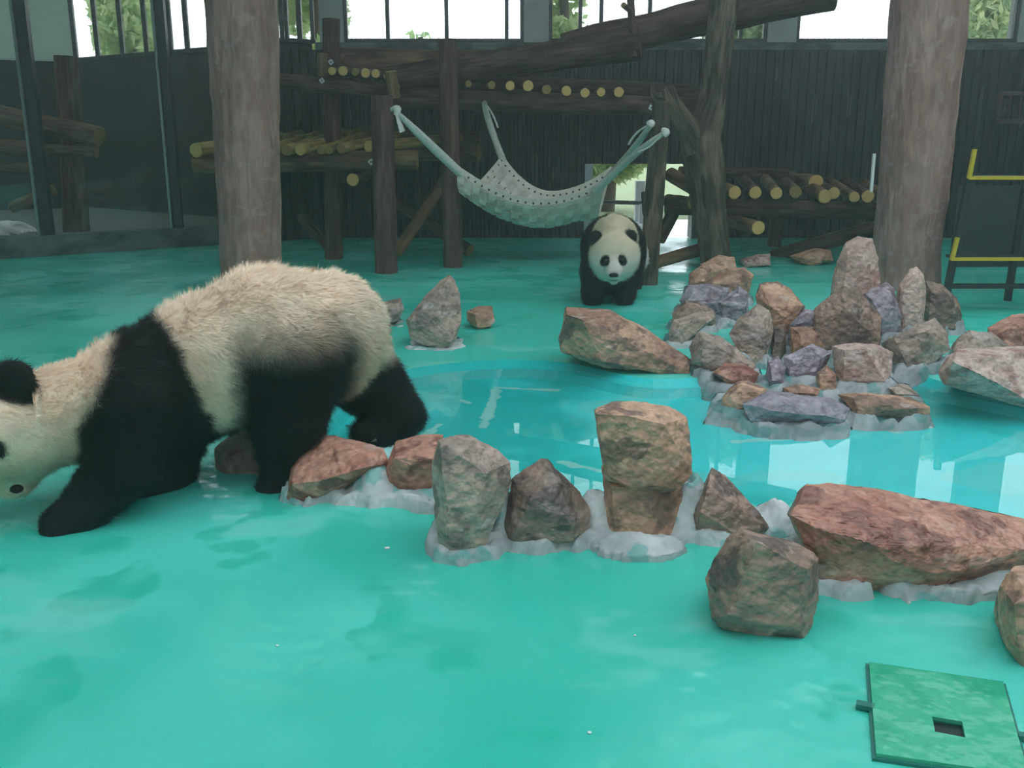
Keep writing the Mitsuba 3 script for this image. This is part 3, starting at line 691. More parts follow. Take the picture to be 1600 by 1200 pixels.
for j in range(NV):                                  # strips along
    v0, v1 = (j + 0.08) / NV, (j + 0.92) / NV
    u = np.linspace(0, 1, 4 * NU + 1)
    w = 0.016 * np.cos(np.pi * (u * NU - 0.5)) * (-1 if j % 2 else 1)
    add(hm, 'webbing', strip_mesh(hsurf(u, np.full(len(u), v0), w), hsurf(u, np.full(len(u), v1), w)), 'm_web_dark', smooth=40)
def rim(curve_v, dv, name, dotsn):
    u = np.linspace(0, 1, 41)
    o = np.full(41, 0.022)
    a, b = hsurf(u, np.full(41, curve_v), o), hsurf(u, np.full(41, curve_v + dv), o)
    lift = np.array([0, 0, 0.045])
    add(hm, 'rim_band', strip_mesh(a + lift, b - lift * 0.6, 0.012), 'm_rim', smooth=40, label='pale rim band with dark rivets')
    ms = []
    c = (a + lift) * 0.5 + (b - lift * 0.6) * 0.5
    for t in np.linspace(0.03, 0.97, dotsn):
        q = np.array([np.interp(t * 40, np.arange(41), c[:, j]) for j in range(3)])
        s = trimesh.creation.icosphere(1, 0.012); s.apply_translation(q + [0, -0.012, 0.004]); ms.append(s)
    add(hm, 'rivets', cat_mesh(ms), 'm_rivet', kind='stuff')
rim(0.0, 0.035, 'front', 20)
rim(1.0, -0.035, 'rear', 20)
for uu in (0.0, 1.0):                                # end bands
    v = np.linspace(0, 1, 21)
    o = np.full(21, 0.025)
    s = 0.055 if uu == 0 else -0.055
    add(hm, 'end_band', strip_mesh(hsurf(np.full(21, uu), v, o), hsurf(np.full(21, uu + s), v, o), 0.012), 'm_rim', smooth=40)
    ms = []
    for t in np.linspace(0.06, 0.94, 14):
        q = hsurf(np.array([uu + s / 2]), np.array([t]), np.array([0.035]))[0]
        k = trimesh.creation.icosphere(1, 0.012); k.apply_translation(q); ms.append(k)
    add(hm, 'rivets', cat_mesh(ms), 'm_rivet', kind='stuff')
def strap(pts, ws, flat=0.8, name='strap'):
    c = spline(pts, 24)
    V, F, UV, _, _ = tube_uv(c, np.interp(np.linspace(0, 1, 24), np.linspace(0, 1, len(ws)), ws), 12, 0.08, len(used), flat=flat)
    add(hm, name, trimesh.Trimesh(V, F, process=False), 'm_strap', smooth=True)
w = mpp(10.5)
strap([P(617, 173, 10.0), P(660, 214, 10.2), P(690, 243, 10.35), P(720, 271, YF)], [4 * w, 7 * w, 8.5 * w, 8 * w])
strap([P(613, 171, 10.05), P(621, 173, 9.95), P(619, 180, 9.95)], [4 * w, 6 * w, 4 * w], 0.8, 'knot')
strap([P(619, 178, 9.95), P(624, 192, 9.93), P(629, 206, 9.93)], [2 * w, 4.5 * w, 6 * w], 0.25, 'tail')
strap([P(757, 160, 11.1), P(764, 190, 11.3), P(775, 222, 11.4), P(785, 250, YK)], [4 * w, 5.5 * w, 5.5 * w, 6.5 * w])
strap([P(762, 166, 11.1), P(770, 180, 11.1), P(778, 200, 11.1)], [4 * w, 5.5 * w, 5 * w], 0.3, 'tail')
strap([P(1038, 208, 9.3), P(1010, 227, 9.55), P(975, 257, 10.0), P(930, 297, YF)], [4 * w, 5.5 * w, 6 * w, 8 * w])
strap([P(1033, 211, 9.25), P(1015, 229, 9.3), P(998, 237, 9.4)], [2 * w, 3 * w, 3 * w], 0.4, 'tail')
strap([P(1036, 203, 9.3), P(1041, 207, 9.25), P(1037, 211, 9.25)], [4 * w, 5 * w, 4 * w], 0.8, 'knot')
strap([P(1017, 194, 9.4), P(1000, 219, 9.9), P(978, 246, 10.6), P(945, 285, YK)], [4 * w, 5 * w, 6 * w, 7 * w])
strap([P(1013, 196, 9.4), P(996, 207, 9.5), P(982, 226, 9.6)], [2 * w, 2.5 * w, 2 * w], 0.5, 'tail')
strap([P(1013, 193, 9.4), P(1018, 193, 9.35), P(1016, 197, 9.35)], [4 * w, 5 * w, 4 * w], 0.8, 'knot')

# ================================================================ ROCKS
def rock(label, sil, bsdf, thick, ridge=(), base=None, Yf=None, seed=0, sub=0.0, rough=0.7, group=None, more=(), foot=None):
    """a rock: sil = outline in the picture, ridge = (px, py, share of the thickness behind the front); base = the row where its front meets the ground"""
    sil = np.asarray(sil, float)
    yb = base if base is not None else sil[:, 1].max()
    cx = sil[:, 0].mean()
    if foot is None: foot = base is None
    if Yf is None: Yf = G(cx, yb)[1]
    rs = np.random.RandomState(seed + 100)
    top = sil[:, 1].min()
    ymax = sil[:, 1].max()
    c = np.array([cx, (top + ymax) / 2])
    pts = []
    for p in sil:
        t = np.clip((ymax - p[1]) / (ymax - top), 0, 1)
        q = P(p[0], p[1], Yf + thick * (0.10 + 0.45 * t))
        pts.append(q)
        s = c + (p - c) * 0.82
        r = P(s[0], s[1], Yf + thick * (0.55 + 0.25 * t)); r[1] = Yf + thick * (0.85 + 0.15 * rs.rand()); r[2] = max(r[2] - 0.03, -0.02)
        pts.append(r)
        if t < 0.35:                                 # foot
            f = q.copy(); f[2] = min(f[2], 0.0 - sub) if foot or sub else f[2]
            pts.append(f)
    if len(ridge):
        for r in ridge: pts.append(P(r[0], r[1], Yf + thick * (r[2] if len(r) > 2 else 0.0)))
    else:
        for p in sil:
            t = np.clip((ymax - p[1]) / (ymax - top), 0, 1)
            s = c + (p - c) * (0.55 + 0.2 * rs.rand()) + [0, 0.06 * (ymax - top)]
            pts.append(P(s[0], s[1], Yf + thick * (0.0 + 0.15 * t + 0.12 * rs.rand())))
    pts = np.array(pts)
    h = trimesh.convex.convex_hull(pts)
    size = np.ptp(pts, axis=0).max()
    e = max(0.016, size / 22)
    v, f = trimesh.remesh.subdivide_to_size(h.vertices, h.faces, e, max_iter=12)
    m = trimesh.Trimesh(v, f, process=True)
    n = m.vertex_normals
    v = np.array(m.vertices)
    k = 3.2 / size
    a = meshkit.fbm(v * k * 1.3, 3, seed) - 0.5
    b = np.abs(meshkit.fbm(v * k * 3.0 + 9, 3, seed + 5) - 0.5)
    d = size * rough * (0.05 * a - 0.07 * b + 0.008)
    m.vertices = v + n * d[:, None]
    if more:
        others = []
        for sil2, rg2 in more:
            others.append(rock(None, sil2, bsdf, thick * 0.9, rg2, None, Yf, seed + 50, sub, rough, foot=True))
        m = cat_mesh([m] + others)
    if label is None: return m
    key = solo('rock', m, bsdf, label, 'rock', smooth=22, group=group)
    ROCKS[key] = m
    return key
ROCKS = {}
T, R_, Gy, D, Pa, S = 'm_rock_tan', 'm_rock_red', 'm_rock_grey', 'm_rock_dark', 'm_rock_pale', 'm_rock_slate'
# the near row
row = []
row.append(rock('dark low rock half hidden under the legs of the walking panda', [(335, 700), (372, 668), (420, 672), (452, 715), (450, 775), (400, 790), (340, 775)], D, 0.4, Yf=3.95, seed=1))
row.append(rock('wide low red-brown rock right under the hind foot of the walking panda', [(445, 784), (454, 734), (467, 705), (500, 679), (540, 684), (600, 700), (606, 722), (567, 748), (522, 768), (475, 792)], R_, 0.46,
                [(455, 757, 0.02), (500, 751, 0.0), (562, 733, 0.05), (478, 720, 0.3), (540, 705, 0.4)], base=792, seed=2))
row.append(rock('red-brown rock with a shaded hollow front wedged left of the tall grey standing rock', [(597, 747), (609, 716), (617, 690), (650, 679), (692, 680), (686, 730), (676, 778), (640, 782), (605, 769)], R_, 0.44,
                [(617, 716, 0.02), (636, 728, 0.0), (676, 718, 0.02), (640, 775, 0.1)], base=786, seed=3))
row.append(rock('tall grey-brown standing rock with a rounded top, third in the near row', [(684, 686), (712, 677), (733, 680), (776, 702), (797, 722), (800, 755), (788, 780), (776, 802), (760, 848), (742, 868), (706, 872), (688, 858), (678, 795), (674, 740)], Gy, 0.34,
                [(688, 692, 0.12), (692, 742, 0.02), (701, 800, 0.0), (703, 862, 0.0), (760, 740, 0.1), (740, 690, 0.35), (745, 800, 0.02)], base=880, seed=4))
row.append(rock('pyramid-shaped brown rock between the tall grey rock and the square pillar rock', [(845, 716), (856, 717), (882, 745), (905, 770), (922, 796), (922, 822), (898, 848), (862, 854), (798, 853), (787, 822), (793, 798), (800, 747)], D, 0.36,
                [(830, 781, 0.02), (855, 776, 0.05), (872, 754, 0.2), (900, 816, 0.0), (800, 800, 0.1), (800, 845, 0), (895, 845, 0)], base=862, seed=5))
row.append(rock('tallest square pillar rock with a flat brown top in the middle of the near row', [(929, 640), (946, 630), (968, 626), (1005, 628), (1047, 636), (1072, 652), (1077, 676), (1082, 740), (1062, 765), (1030, 772), (985, 768), (946, 748), (934, 690)], T, 0.34,
                [(931, 647, 0.02), (980, 650, 0.0), (1037, 663, 0.03), (1034, 708, 0.02), (1028, 758, 0.02), (950, 742, 0.06), (985, 762, 0.02), (1070, 665, 0.35)], Yf=3.22, seed=6, rough=0.6, foot=False,
                more=[([(940, 728), (1000, 735), (1066, 735), (1066, 775), (1055, 815), (1040, 858), (1020, 880), (960, 880), (948, 815)], [(956, 760, 0.10), (1020, 765, 0.06), (1018, 864, 0.03), (964, 870, 0.04)])]))
row.append(rock('dark ridged rock with a sharp peak just right of the square pillar rock', [(1112, 730), (1133, 742), (1163, 777), (1188, 804), (1202, 826), (1184, 840), (1132, 842), (1086, 838), (1081, 805), (1102, 765)], D, 0.34,
                [(1106, 760, 0.15), (1153, 793, 0.12), (1095, 800, 0.0), (1150, 835, 0)], base=850, seed=7))
row.append(rock('squarish brown boulder with an ochre corner standing in front of the near row', [(1140, 834), (1160, 825), (1181, 834), (1201, 839), (1242, 847), (1270, 863), (1280, 873), (1277, 940), (1267, 982), (1258, 1003), (1205, 998), (1130, 984), (1112, 966), (1103, 904), (1116, 872)], D, 0.36,
                [(1182, 848, 0.06), (1163, 920, 0.0), (1137, 962, 0.0), (1250, 985, 0.0), (1262, 890, 0.05)], base=1002, seed=8))
row.append(rock('long flat reddish slab rock with a wet top at the right of the near row', [(1229, 803), (1243, 769), (1260, 753), (1292, 753), (1343, 760), (1428, 784), (1532, 800), (1600, 812), (1690, 830), (1690, 872), (1600, 868), (1532, 893), (1493, 920), (1462, 928), (1360, 925), (1292, 922), (1262, 872)], R_, 0.62,
                [(1236, 806, 0.1), (1270, 822, 0.05), (1312, 838, 0.03), (1360, 850, 0.0), (1400, 880, 0.0), (1462, 898, 0.0), (1493, 894, 0.0), (1532, 880, 0.05), (1600, 858, 0.1)], base=938, seed=9, rough=0.5))
row.append(rock('brown rock cut by the right edge of the photo beside the green drain lid', [(1563, 915), (1585, 885), (1640, 875), (1690, 890), (1700, 1000), (1660, 1060), (1600, 1050), (1572, 1010)], T, 0.4, base=1056, seed=10))
# three rocks behind the walking panda
mid_rocks = [
    rock('small grey block rock peeping out behind the rump of the walking panda', [(588, 474), (626, 466), (631, 482), (624, 500), (604, 508), (586, 505)], Gy, 0.3, base=512, seed=11),
    rock('pointed triangular grey rock standing in the shallow water behind the walking panda', [(703, 429), (711, 438), (719, 460), (721, 500), (712, 532), (697, 545), (663, 541), (640, 528), (635, 500), (664, 462), (691, 435)], Gy, 0.42,
         [(695, 445, 0.3), (680, 475, 0.15), (640, 500, 0.1), (705, 535, 0.0)], base=548, seed=12, rough=0.5),
    rock('small square brown rock alone right of the pointed triangular rock', [(729, 487), (747, 478), (769, 478), (773, 502), (766, 510), (747, 515), (730, 501)], T, 0.26, [(742, 491, 0.0), (746, 512, 0.0)], base=516, seed=13)]
# the pile on the right
pile = []
def pr(*a, **k): pile.append(rock(*a, **k)); return pile[-1]
pr('long pale wedge-shaped rock at the left end of the rock pile', [(872, 532), (885, 481), (952, 484), (1000, 510), (1035, 530), (1062, 553), (1078, 562), (1078, 584), (1035, 585), (942, 574), (908, 562), (876, 550)], T, 0.6,
   [(886, 493, 0.1), (910, 500, 0.0), (955, 493, 0.2), (940, 565, 0.0)], base=588, seed=21)
pr('mossy yellow boulder at the foot of the forked tree trunk', [(1093, 414), (1122, 399), (1148, 401), (1152, 420), (1120, 428), (1097, 430)], T, 0.5, Yf=9.2, seed=22)
pr('small orange rock at the far left corner of the rock pile under the yellow boulder', [(1077, 428), (1097, 414), (1111, 420), (1104, 442), (1078, 446)], T, 0.35, Yf=8.7, seed=23)
pr('flat orange-topped rock in front of the yellow boulder', [(1100, 442), (1135, 419), (1162, 417), (1178, 430), (1165, 450), (1110, 455)], T, 0.5, Yf=8.2, seed=24)
pr('dark grey rock set in pale cement behind the brown twin rocks of the pile', [(1122, 472), (1155, 446), (1168, 457), (1170, 478), (1152, 494), (1128, 490)], S, 0.35, Yf=7.3, seed=25)
pr('grey slab rock under the flat orange-topped rock', [(1062, 470), (1075, 446), (1105, 443), (1140, 450), (1128, 478), (1085, 486)], S, 0.4, Yf=7.7, seed=26)
pr('dark brown rock, upper of the two twin rocks beside the long pale wedge rock', [(1050, 490), (1072, 469), (1092, 470), (1116, 485), (1118, 500), (1055, 512)], D, 0.36, Yf=7.1, seed=27)
pr('grey-brown rock, lower of the two twin rocks beside the long pale wedge rock', [(1045, 519), (1053, 500), (1085, 489), (1112, 485), (1118, 496), (1090, 520), (1062, 540), (1047, 536)], Gy, 0.36, base=545, seed=28)
pr('grey-brown rock sloping down to the right beside the end of the long pale wedge rock', [(1076, 542), (1092, 517), (1126, 525), (1145, 546), (1182, 570), (1180, 585), (1110, 582), (1082, 567)], Gy, 0.42, base=592, seed=29)
pr('rounded grey boulder standing upright left of the middle of the pile', [(1139, 521), (1156, 495), (1185, 475), (1203, 485), (1209, 521), (1193, 557), (1165, 552)], Gy, 0.36, Yf=5.95, seed=30)
pr('orange-brown block rock on top of the left half of the pile', [(1181, 463), (1187, 442), (1215, 440), (1236, 452), (1258, 478), (1240, 502), (1228, 504), (1202, 487)], T, 0.42, [(1205, 480, 0.02), (1228, 498, 0.0), (1250, 478, 0.05)], Yf=6.4, seed=31)
pr('small reddish rock low in the pile near the water left of the middle', [(1113, 583), (1132, 567), (1166, 570), (1187, 583), (1180, 600), (1135, 598)], R_, 0.3, Yf=5.55, seed=32)
pr('ochre rock half under water at the front left foot of the pile', [(1128, 628), (1137, 609), (1150, 597), (1168, 594), (1197, 607), (1204, 634), (1165, 640)], T, 0.34, base=640, seed=33, sub=0.1)
pr('small brown rock squeezed between the upright grey boulder and the middle of the pile', [(1206, 511), (1227, 505), (1229, 530), (1222, 540), (1207, 536)], D, 0.26, Yf=6.1, seed=34)
pr('brown box-shaped rock in the shadowed middle of the pile', [(1234, 511), (1286, 509), (1302, 524), (1290, 545), (1240, 544)], T, 0.3, Yf=6.0, seed=35)
pr('wet purple-grey rock above the box-shaped rock in the middle of the pile', [(1233, 508), (1257, 482), (1286, 488), (1292, 510), (1260, 515)], S, 0.34, Yf=6.3, seed=36)
pr('tall pale upright stone, the highest of the pile, in front of the right column', [(1302, 455), (1308, 407), (1321, 380), (1340, 369), (1362, 374), (1372, 402), (1376, 440), (1366, 465), (1330, 468)], Pa, 0.38, [(1325, 400, 0.1), (1345, 385, 0.15), (1360, 440, 0.0), (1318, 450, 0.0)], Yf=6.75, seed=37, rough=0.6)
pr('wedge rock with a red-brown face leaning in the middle of the pile', [(1272, 482), (1318, 446), (1342, 452), (1357, 475), (1377, 496), (1376, 532), (1350, 530), (1300, 522), (1276, 505)], D, 0.4, [(1318, 451, 0.25), (1322, 482, 0.05), (1347, 510, 0.0), (1372, 524, 0.02)], Yf=5.95, seed=38)
pr('pale pinkish block rock low at the front of the pile', [(1300, 541), (1336, 535), (1376, 540), (1396, 551), (1393, 577), (1386, 604), (1312, 600), (1304, 577)], Pa, 0.36, [(1320, 548, 0.04), (1350, 545, 0.0), (1383, 597, 0.0), (1318, 592, 0.0)], Yf=5.45, seed=39)
pr('grey-green angular rock at the right foot of the pile', [(1378, 536), (1420, 514), (1461, 496), (1479, 520), (1484, 546), (1452, 574), (1430, 586), (1398, 568)], Gy, 0.42, [(1397, 527, 0.1), (1418, 572, 0.0), (1450, 520, 0.05)], base=588, seed=40)
pr('pointed grey and pink rock standing at the back right of the pile', [(1406, 448), (1421, 420), (1432, 416), (1443, 427), (1447, 457), (1442, 502), (1413, 504), (1405, 480)], Pa, 0.34, Yf=6.6, seed=41, rough=0.7)
pr('rounded brown boulder at the far right end of the pile', [(1445, 437), (1471, 444), (1496, 466), (1503, 491), (1496, 514), (1452, 510), (1444, 480)], D, 0.42, Yf=7.0, seed=42)
pr('wet bluish grey rock between the tall pale stone and the pointed rock', [(1350, 458), (1385, 440), (1396, 450), (1409, 496), (1380, 508), (1356, 476)], S, 0.4, Yf=6.5, seed=43)
pr('dark wet rock in the shadow under the box-shaped rock', [(1225, 558), (1270, 537), (1299, 551), (1283, 586), (1232, 592)], S, 0.36, Yf=5.6, seed=44)
pr('narrow purple-grey rock beside the dark wet rock in the pile', [(1200, 563), (1215, 556), (1228, 575), (1223, 600), (1201, 602)], S, 0.28, Yf=5.5, seed=45)
pr('small ochre rock leaning on the left side of the pale pinkish block', [(1276, 583), (1292, 570), (1306, 585), (1307, 604), (1283, 605)], T, 0.22, Yf=5.4, seed=46)
pr('small flat orange stone lying on the cement ledge at the water', [(1222, 606), (1250, 600), (1283, 607), (1277, 616), (1228, 614)], T, 0.2, Yf=5.28, seed=47)
pr('flat dark grey slab lying at the waterline in front of the pile', [(1160, 632), (1200, 610), (1300, 622), (1327, 638), (1320, 656), (1250, 651), (1175, 642)], S, 0.42, base=658, seed=48, sub=0.03)
pr('long thin ochre slab pointing right at the waterline of the pile', [(1308, 616), (1350, 614), (1402, 624), (1454, 637), (1426, 643), (1342, 641)], T, 0.4, base=646, seed=49, sub=0.03)
pr('thin grey slab above the long ochre slab at the right of the pile', [(1382, 604), (1405, 601), (1437, 619), (1400, 618)], Gy, 0.3, Yf=5.35, seed=50)
pr('low grey-pink rock far behind the pile right of the yellow boulder', [(1156, 406), (1182, 397), (1203, 397), (1204, 414), (1166, 418)], Pa, 0.5, base=419, seed=51)
pr('low tan rock far behind the pile in front of the log platform', [(1234, 400), (1276, 387), (1298, 391), (1303, 407), (1272, 415), (1250, 411)], T, 0.6, base=416, seed=52)
pr('pale pink rock with a broken front edge at the right photo edge', [(1467, 584), (1483, 557), (1496, 545), (1570, 547), (1650, 540), (1670, 600), (1645, 640), (1597, 634), (1530, 612), (1478, 602)], Pa, 0.6, [(1490, 566, 0.05), (1560, 600, 0.0), (1600, 622, 0.0)], base=640, seed=53)
pr('red-brown rock behind the pale pink rock at the right photo edge', [(1545, 512), (1582, 491), (1602, 490), (1680, 500), (1680, 560), (1600, 566), (1560, 550)], R_, 0.5, Yf=6.1, seed=54)
pr('grey wet rock beside the red-brown rock at the right photo edge', [(1490, 548), (1502, 524), (1514, 516), (1550, 519), (1586, 548), (1540, 560)], Gy, 0.4, Yf=6.0, seed=55)

# ---- cement that holds the rocks
def cement(key_list, grow, height, label, name, extra=(), seed=0, cell=0.03, peak=0.0, spots=(), bsdf='m_cement'):
    polys, tops = [], []
    for k in key_list:
        v = np.array(ROCKS[k].vertices)
        z0 = v[:, 2].min()
        low = v[v[:, 2] < z0 + 0.55 * np.ptp(v[:, 2])][:, :2]
        h = sg.MultiPoint(low).convex_hull
        polys.append(h); tops.append(max(0.0, z0 + 0.35 * np.ptp(v[:, 2]) - 0.02))
    polys += [sg.LineString([G(*p)[:2] for p in e]).buffer(0.07) for e in extra]
    tops += [0.0] * len(extra)
    u = unary_union([p.buffer(grow) for p in polys])
    x0, y0, x1, y1 = u.bounds
    xs_, ys_ = np.arange(x0 - 0.1, x1 + 0.1, cell), np.arange(y0 - 0.1, y1 + 0.1, cell)
    X, Y = np.meshgrid(xs_, ys_)
    pts = shapely.points(X.ravel(), Y.ravel())
    q = np.c_[X.ravel(), Y.ravel(), np.zeros(X.size)]
    wob = grow * 1.6 * (meshkit.fbm(q * 11, 4, seed) - 0.5)
    H = np.full(X.size, -0.14)
    for p, t in zip(polys, tops):
        d = shapely.distance(p, pts) + wob
        s = np.clip(1 - d / grow, 0, 1); s = s * s * (3 - 2 * s)
        H = np.maximum(H, -0.14 + s * (0.14 + height + peak * t))
    for px, py, z, sx in spots:
        c = G(px, py)
        sp_ = (z * np.exp(-(((X.ravel() - c[0]) / sx) ** 2 + ((Y.ravel() - c[1] - 0.08) / 0.12) ** 2) ** 1.5) * (0.85 + 0.5 * (meshkit.fbm(q * 12, 3, seed + 9) - 0.5)))
        H = np.where(sp_ > 0.015, np.maximum(H, sp_), H)
    H = H + (0.03 * (meshkit.fbm(q * 14, 4, seed + 2) - 0.5) + 0.02 * (meshkit.fbm(q * 40, 2, seed + 4) - 0.5)) * (H > -0.03)
    V = np.c_[X.ravel(), Y.ravel(), H]
    ny, nx = X.shape
    i = (np.arange(ny - 1)[:, None] * nx + np.arange(nx - 1)[None]).ravel()
    F = np.vstack([np.c_[i, i + 1, i + nx + 1], np.c_[i, i + nx + 1, i + nx]])
    F = F[(V[F][:, :, 2] > -0.135).any(1)]
    m = trimesh.Trimesh(V, F, process=False); m.remove_unreferenced_vertices()
    return solo(name, m, bsdf, label, 'cement bed', smooth=True)
cement(row[1:7] + row[8:9], 0.06, 0.05, 'pale grey cement kerb that holds the near row of rocks', 'cement_kerb',
       extra=[((470, 780), (600, 775), (690, 790), (800, 835), (950, 830), (1090, 815), (1220, 815), (1280, 850))], seed=3, cell=0.016, spots=[(1078, 835, 0.24, 0.10), (935, 835, 0.18, 0.08), (785, 845, 0.20, 0.05), (1222, 832, 0.12, 0.07), (1000, 872, 0.06, 0.17), (585, 785, 0.14, 0.10), (1545, 925, 0.12, 0.15)])
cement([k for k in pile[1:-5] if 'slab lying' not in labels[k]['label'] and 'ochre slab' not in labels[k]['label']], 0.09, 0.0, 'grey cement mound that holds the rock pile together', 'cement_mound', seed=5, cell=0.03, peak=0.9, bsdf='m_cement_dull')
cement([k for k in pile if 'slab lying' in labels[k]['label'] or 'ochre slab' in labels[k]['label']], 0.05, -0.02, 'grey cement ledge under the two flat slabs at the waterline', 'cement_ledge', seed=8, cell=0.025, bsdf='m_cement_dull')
cement(pile[-2:], 0.10, 0.0, 'grey cement patch under the rocks at the right photo edge', 'cement_patch', seed=6, cell=0.03, peak=0.9)
cement(mid_rocks[:2], 0.06, 0.015, 'pale cement at the foot of the rocks behind the walking panda', 'cement_footing', seed=7, cell=0.03)
# ================================================================ PANDAS
def smin(a, b, k):
    h = np.clip(0.5 + 0.5 * (b - a) / k, 0, 1)
    return b * (1 - h) + a * h - k * h * (1 - h)
def cone(p, a, b, ra, rb):
    ab = b - a
    t = np.clip(((p - a) @ ab) / (ab @ ab + 1e-12), 0, 1)
    return np.linalg.norm(p - a - t[:, None] * ab, axis=1) - (ra + (rb - ra) * t)
def ellip(p, c, r, R=None):
    q = p - c
    if R is not None: q = q @ R
    k0 = np.linalg.norm(q / r, axis=1); k1 = np.linalg.norm(q / (r * r), axis=1) + 1e-9
    return k0 * (k0 - 1) / k1
def surface_nets(f, lo, hi, h):
    n = np.ceil((np.asarray(hi) - lo) / h).astype(int) + 1
    g = [lo[i] + h * np.arange(n[i]) for i in range(3)]
    X = np.stack(np.meshgrid(*g, indexing='ij'), -1).reshape(-1, 3)
    s = np.concatenate([f(c) for c in np.array_split(X, max(1, len(X) // 200000))]).reshape(n)
    ins = s < 0
    acc = np.zeros(tuple(n - 1) + (3,)); cnt = np.zeros(tuple(n - 1))
    cell = np.stack(np.meshgrid(*[np.arange(k - 1) for k in n], indexing='ij'), -1)
    corner_ = [(a, b, c) for a in (0, 1) for b in (0, 1) for c in (0, 1)]
    sub = lambda o: (slice(o[0], n[0] - 1 + o[0]), slice(o[1], n[1] - 1 + o[1]), slice(o[2], n[2] - 1 + o[2]))
    for o in corner_:
        for ax in range(3):
            if o[ax] == 0:
                o2 = list(o); o2[ax] = 1
                a, b = s[sub(o)], s[sub(o2)]
                x = (a < 0) != (b < 0)
                t = np.where(x, a / np.where(x, a - b, 1), 0)
                pos = np.zeros(tuple(n - 1) + (3,)); pos += np.array(o); pos[..., ax] = t
                acc += pos * x[..., None]; cnt += x
    act = cnt > 0
    idx = -np.ones(tuple(n - 1), int); idx[act] = np.arange(act.sum())
    V = lo + h * (cell[act] + acc[act] / cnt[act][:, None])
    F = []
    for ax in range(3):
        b1, b2 = (ax + 1) % 3, (ax + 2) % 3
        a = ins.take(range(0, n[ax] - 1), ax); b = ins.take(range(1, n[ax]), ax)
        e = np.argwhere(a != b)
        e = e[(e[:, b1] > 0) & (e[:, b2] > 0) & (e[:, b1] < n[b1] - 1) & (e[:, b2] < n[b2] - 1)]
        flip = ins[tuple(e.T)]
        d1 = np.eye(3, dtype=int)[b1]; d2 = np.eye(3, dtype=int)[b2]
        q = [idx[tuple((e - d).T)] for d in (0 * d1, d1, d1 + d2, d2)]
        Q = np.stack(q, 1)
        Q[flip] = Q[flip][:, ::-1]
        F.append(Q[:, [0, 1, 2]]); F.append(Q[:, [0, 2, 3]])
    m = trimesh.Trimesh(V, np.vstack(F), process=False)
    trimesh.smoothing.filter_taubin(m, iterations=6)
    if m.volume < 0: m.invert()
    return m
def fur(parent, m, col, flow, n, length, width, seed, lift=0.35):
    """short fur: one thin blade per hair, all in one part"""
    rs = np.random.RandomState(seed)
    area = m.area_faces
    fi = rs.choice(len(m.faces), n, p=area / area.sum())
    r1, r2 = np.sqrt(rs.rand(n, 1)), rs.rand(n, 1)
    w = np.hstack([1 - r1, r1 * (1 - r2), r1 * r2])
    tri = m.faces[fi]
    p = (m.vertices[tri] * w[..., None]).sum(1)
    nn = (m.vertex_normals[tri] * w[..., None]).sum(1); nn /= np.linalg.norm(nn, axis=1)[:, None]
    cc = (col[tri] * w[..., None]).sum(1) * (0.80 + 0.4 * rs.rand(n, 1))
    fl = flow(p)
    fl = fl - nn * (fl * nn).sum(1)[:, None]
    cl = np.stack([meshkit.noise(p * 22 + o, seed) - 0.5 for o in (0, 7.3, 13.1)], 1)
    d = fl + lift * nn + 0.25 * rs.randn(n, 3) + 0.9 * cl
    d /= np.linalg.norm(d, axis=1)[:, None]
    L = length(p) * (0.6 + 0.8 * rs.rand(n))
    sd = np.cross(d, nn + 0.3 * rs.randn(n, 3)); sd /= np.linalg.norm(sd, axis=1)[:, None]
    a, b, t = p - sd * width - nn * 0.004, p + sd * width - nn * 0.004, p + d * L[:, None]
    V = np.stack([a, b, t], 1).reshape(-1, 3)
    nv = np.repeat(nn, 3, 0)
    Cc = np.repeat(cc, 3, 0)
    key = numbered(f'{parent}__fur')
    path_mesh = trimesh.Trimesh(V, np.arange(3 * n).reshape(-1, 3), process=False)
    fn = meshkit.write_ply(path_mesh, False, None, Cc, normals=nv)
    scene[key] = {'type': 'ply', 'filename': fn, 'face_normals': False, 'bsdf': {'type': 'ref', 'id': 'm_fur'}}
    labels[key] = {'kind': 'stuff', 'label': 'short soft fur'}
WHITE = np.array([0.76, 0.62, 0.48]); BLACK = np.array([0.012, 0.013, 0.013])
st_ = lambda a, b, x: (lambda t: t * t * (3 - 2 * t))(np.clip((x - a) / (b - a), 0, 1))

# ---------------------------------------------------------------- the walking panda
def Yb(px): return 3.62 + 0.54 * (px - 100) / 450          # its centre line recedes to the right
def B(px, py, dy=0.0): return P(px, py, Yb(px) + dy)
def rr(r, px, dy=0.0): return r * mpp(Yb(px) + dy)
def C_(a, b, ra, rb):
    return (B(*a), B(*b), rr(ra, a[0], a[2] if len(a) > 2 else 0), rr(rb, b[0], b[2] if len(b) > 2 else 0))
torso = [C_((512, 518), (420, 516), 93, 95), C_((420, 516), (320, 556), 95, 89), C_((320, 556), (228, 606), 89, 88), C_((505, 545), (400, 560), 84, 94), C_((400, 560), (300, 606), 94, 88)]
neck = [C_((225, 604), (120, 642), 84, 72), C_((120, 642), (30, 668), 74, 82)]
head_c = B(2, 668); hr = rr(1, 0)
snout = [C_((8, 700), (16, 738), 52, 38), C_((16, 738), (20, 748), 38, 32)]
near_front = [C_((205, 632, -0.15), (192, 725, -0.20), 76, 55), C_((192, 725, -0.20), (128, 800, -0.22), 55, 38), C_((128, 800, -0.22), (96, 822, -0.22), 38, 33), C_((96, 822, -0.22), (88, 834, -0.24), 33, 22)]
far_front = [C_((250, 640, 0.10), (250, 725, 0.10), 78, 60), C_((250, 725, 0.10), (218, 800, 0.02), 54, 38), C_((218, 800, 0.02), (200, 818, -0.02), 38, 26)]
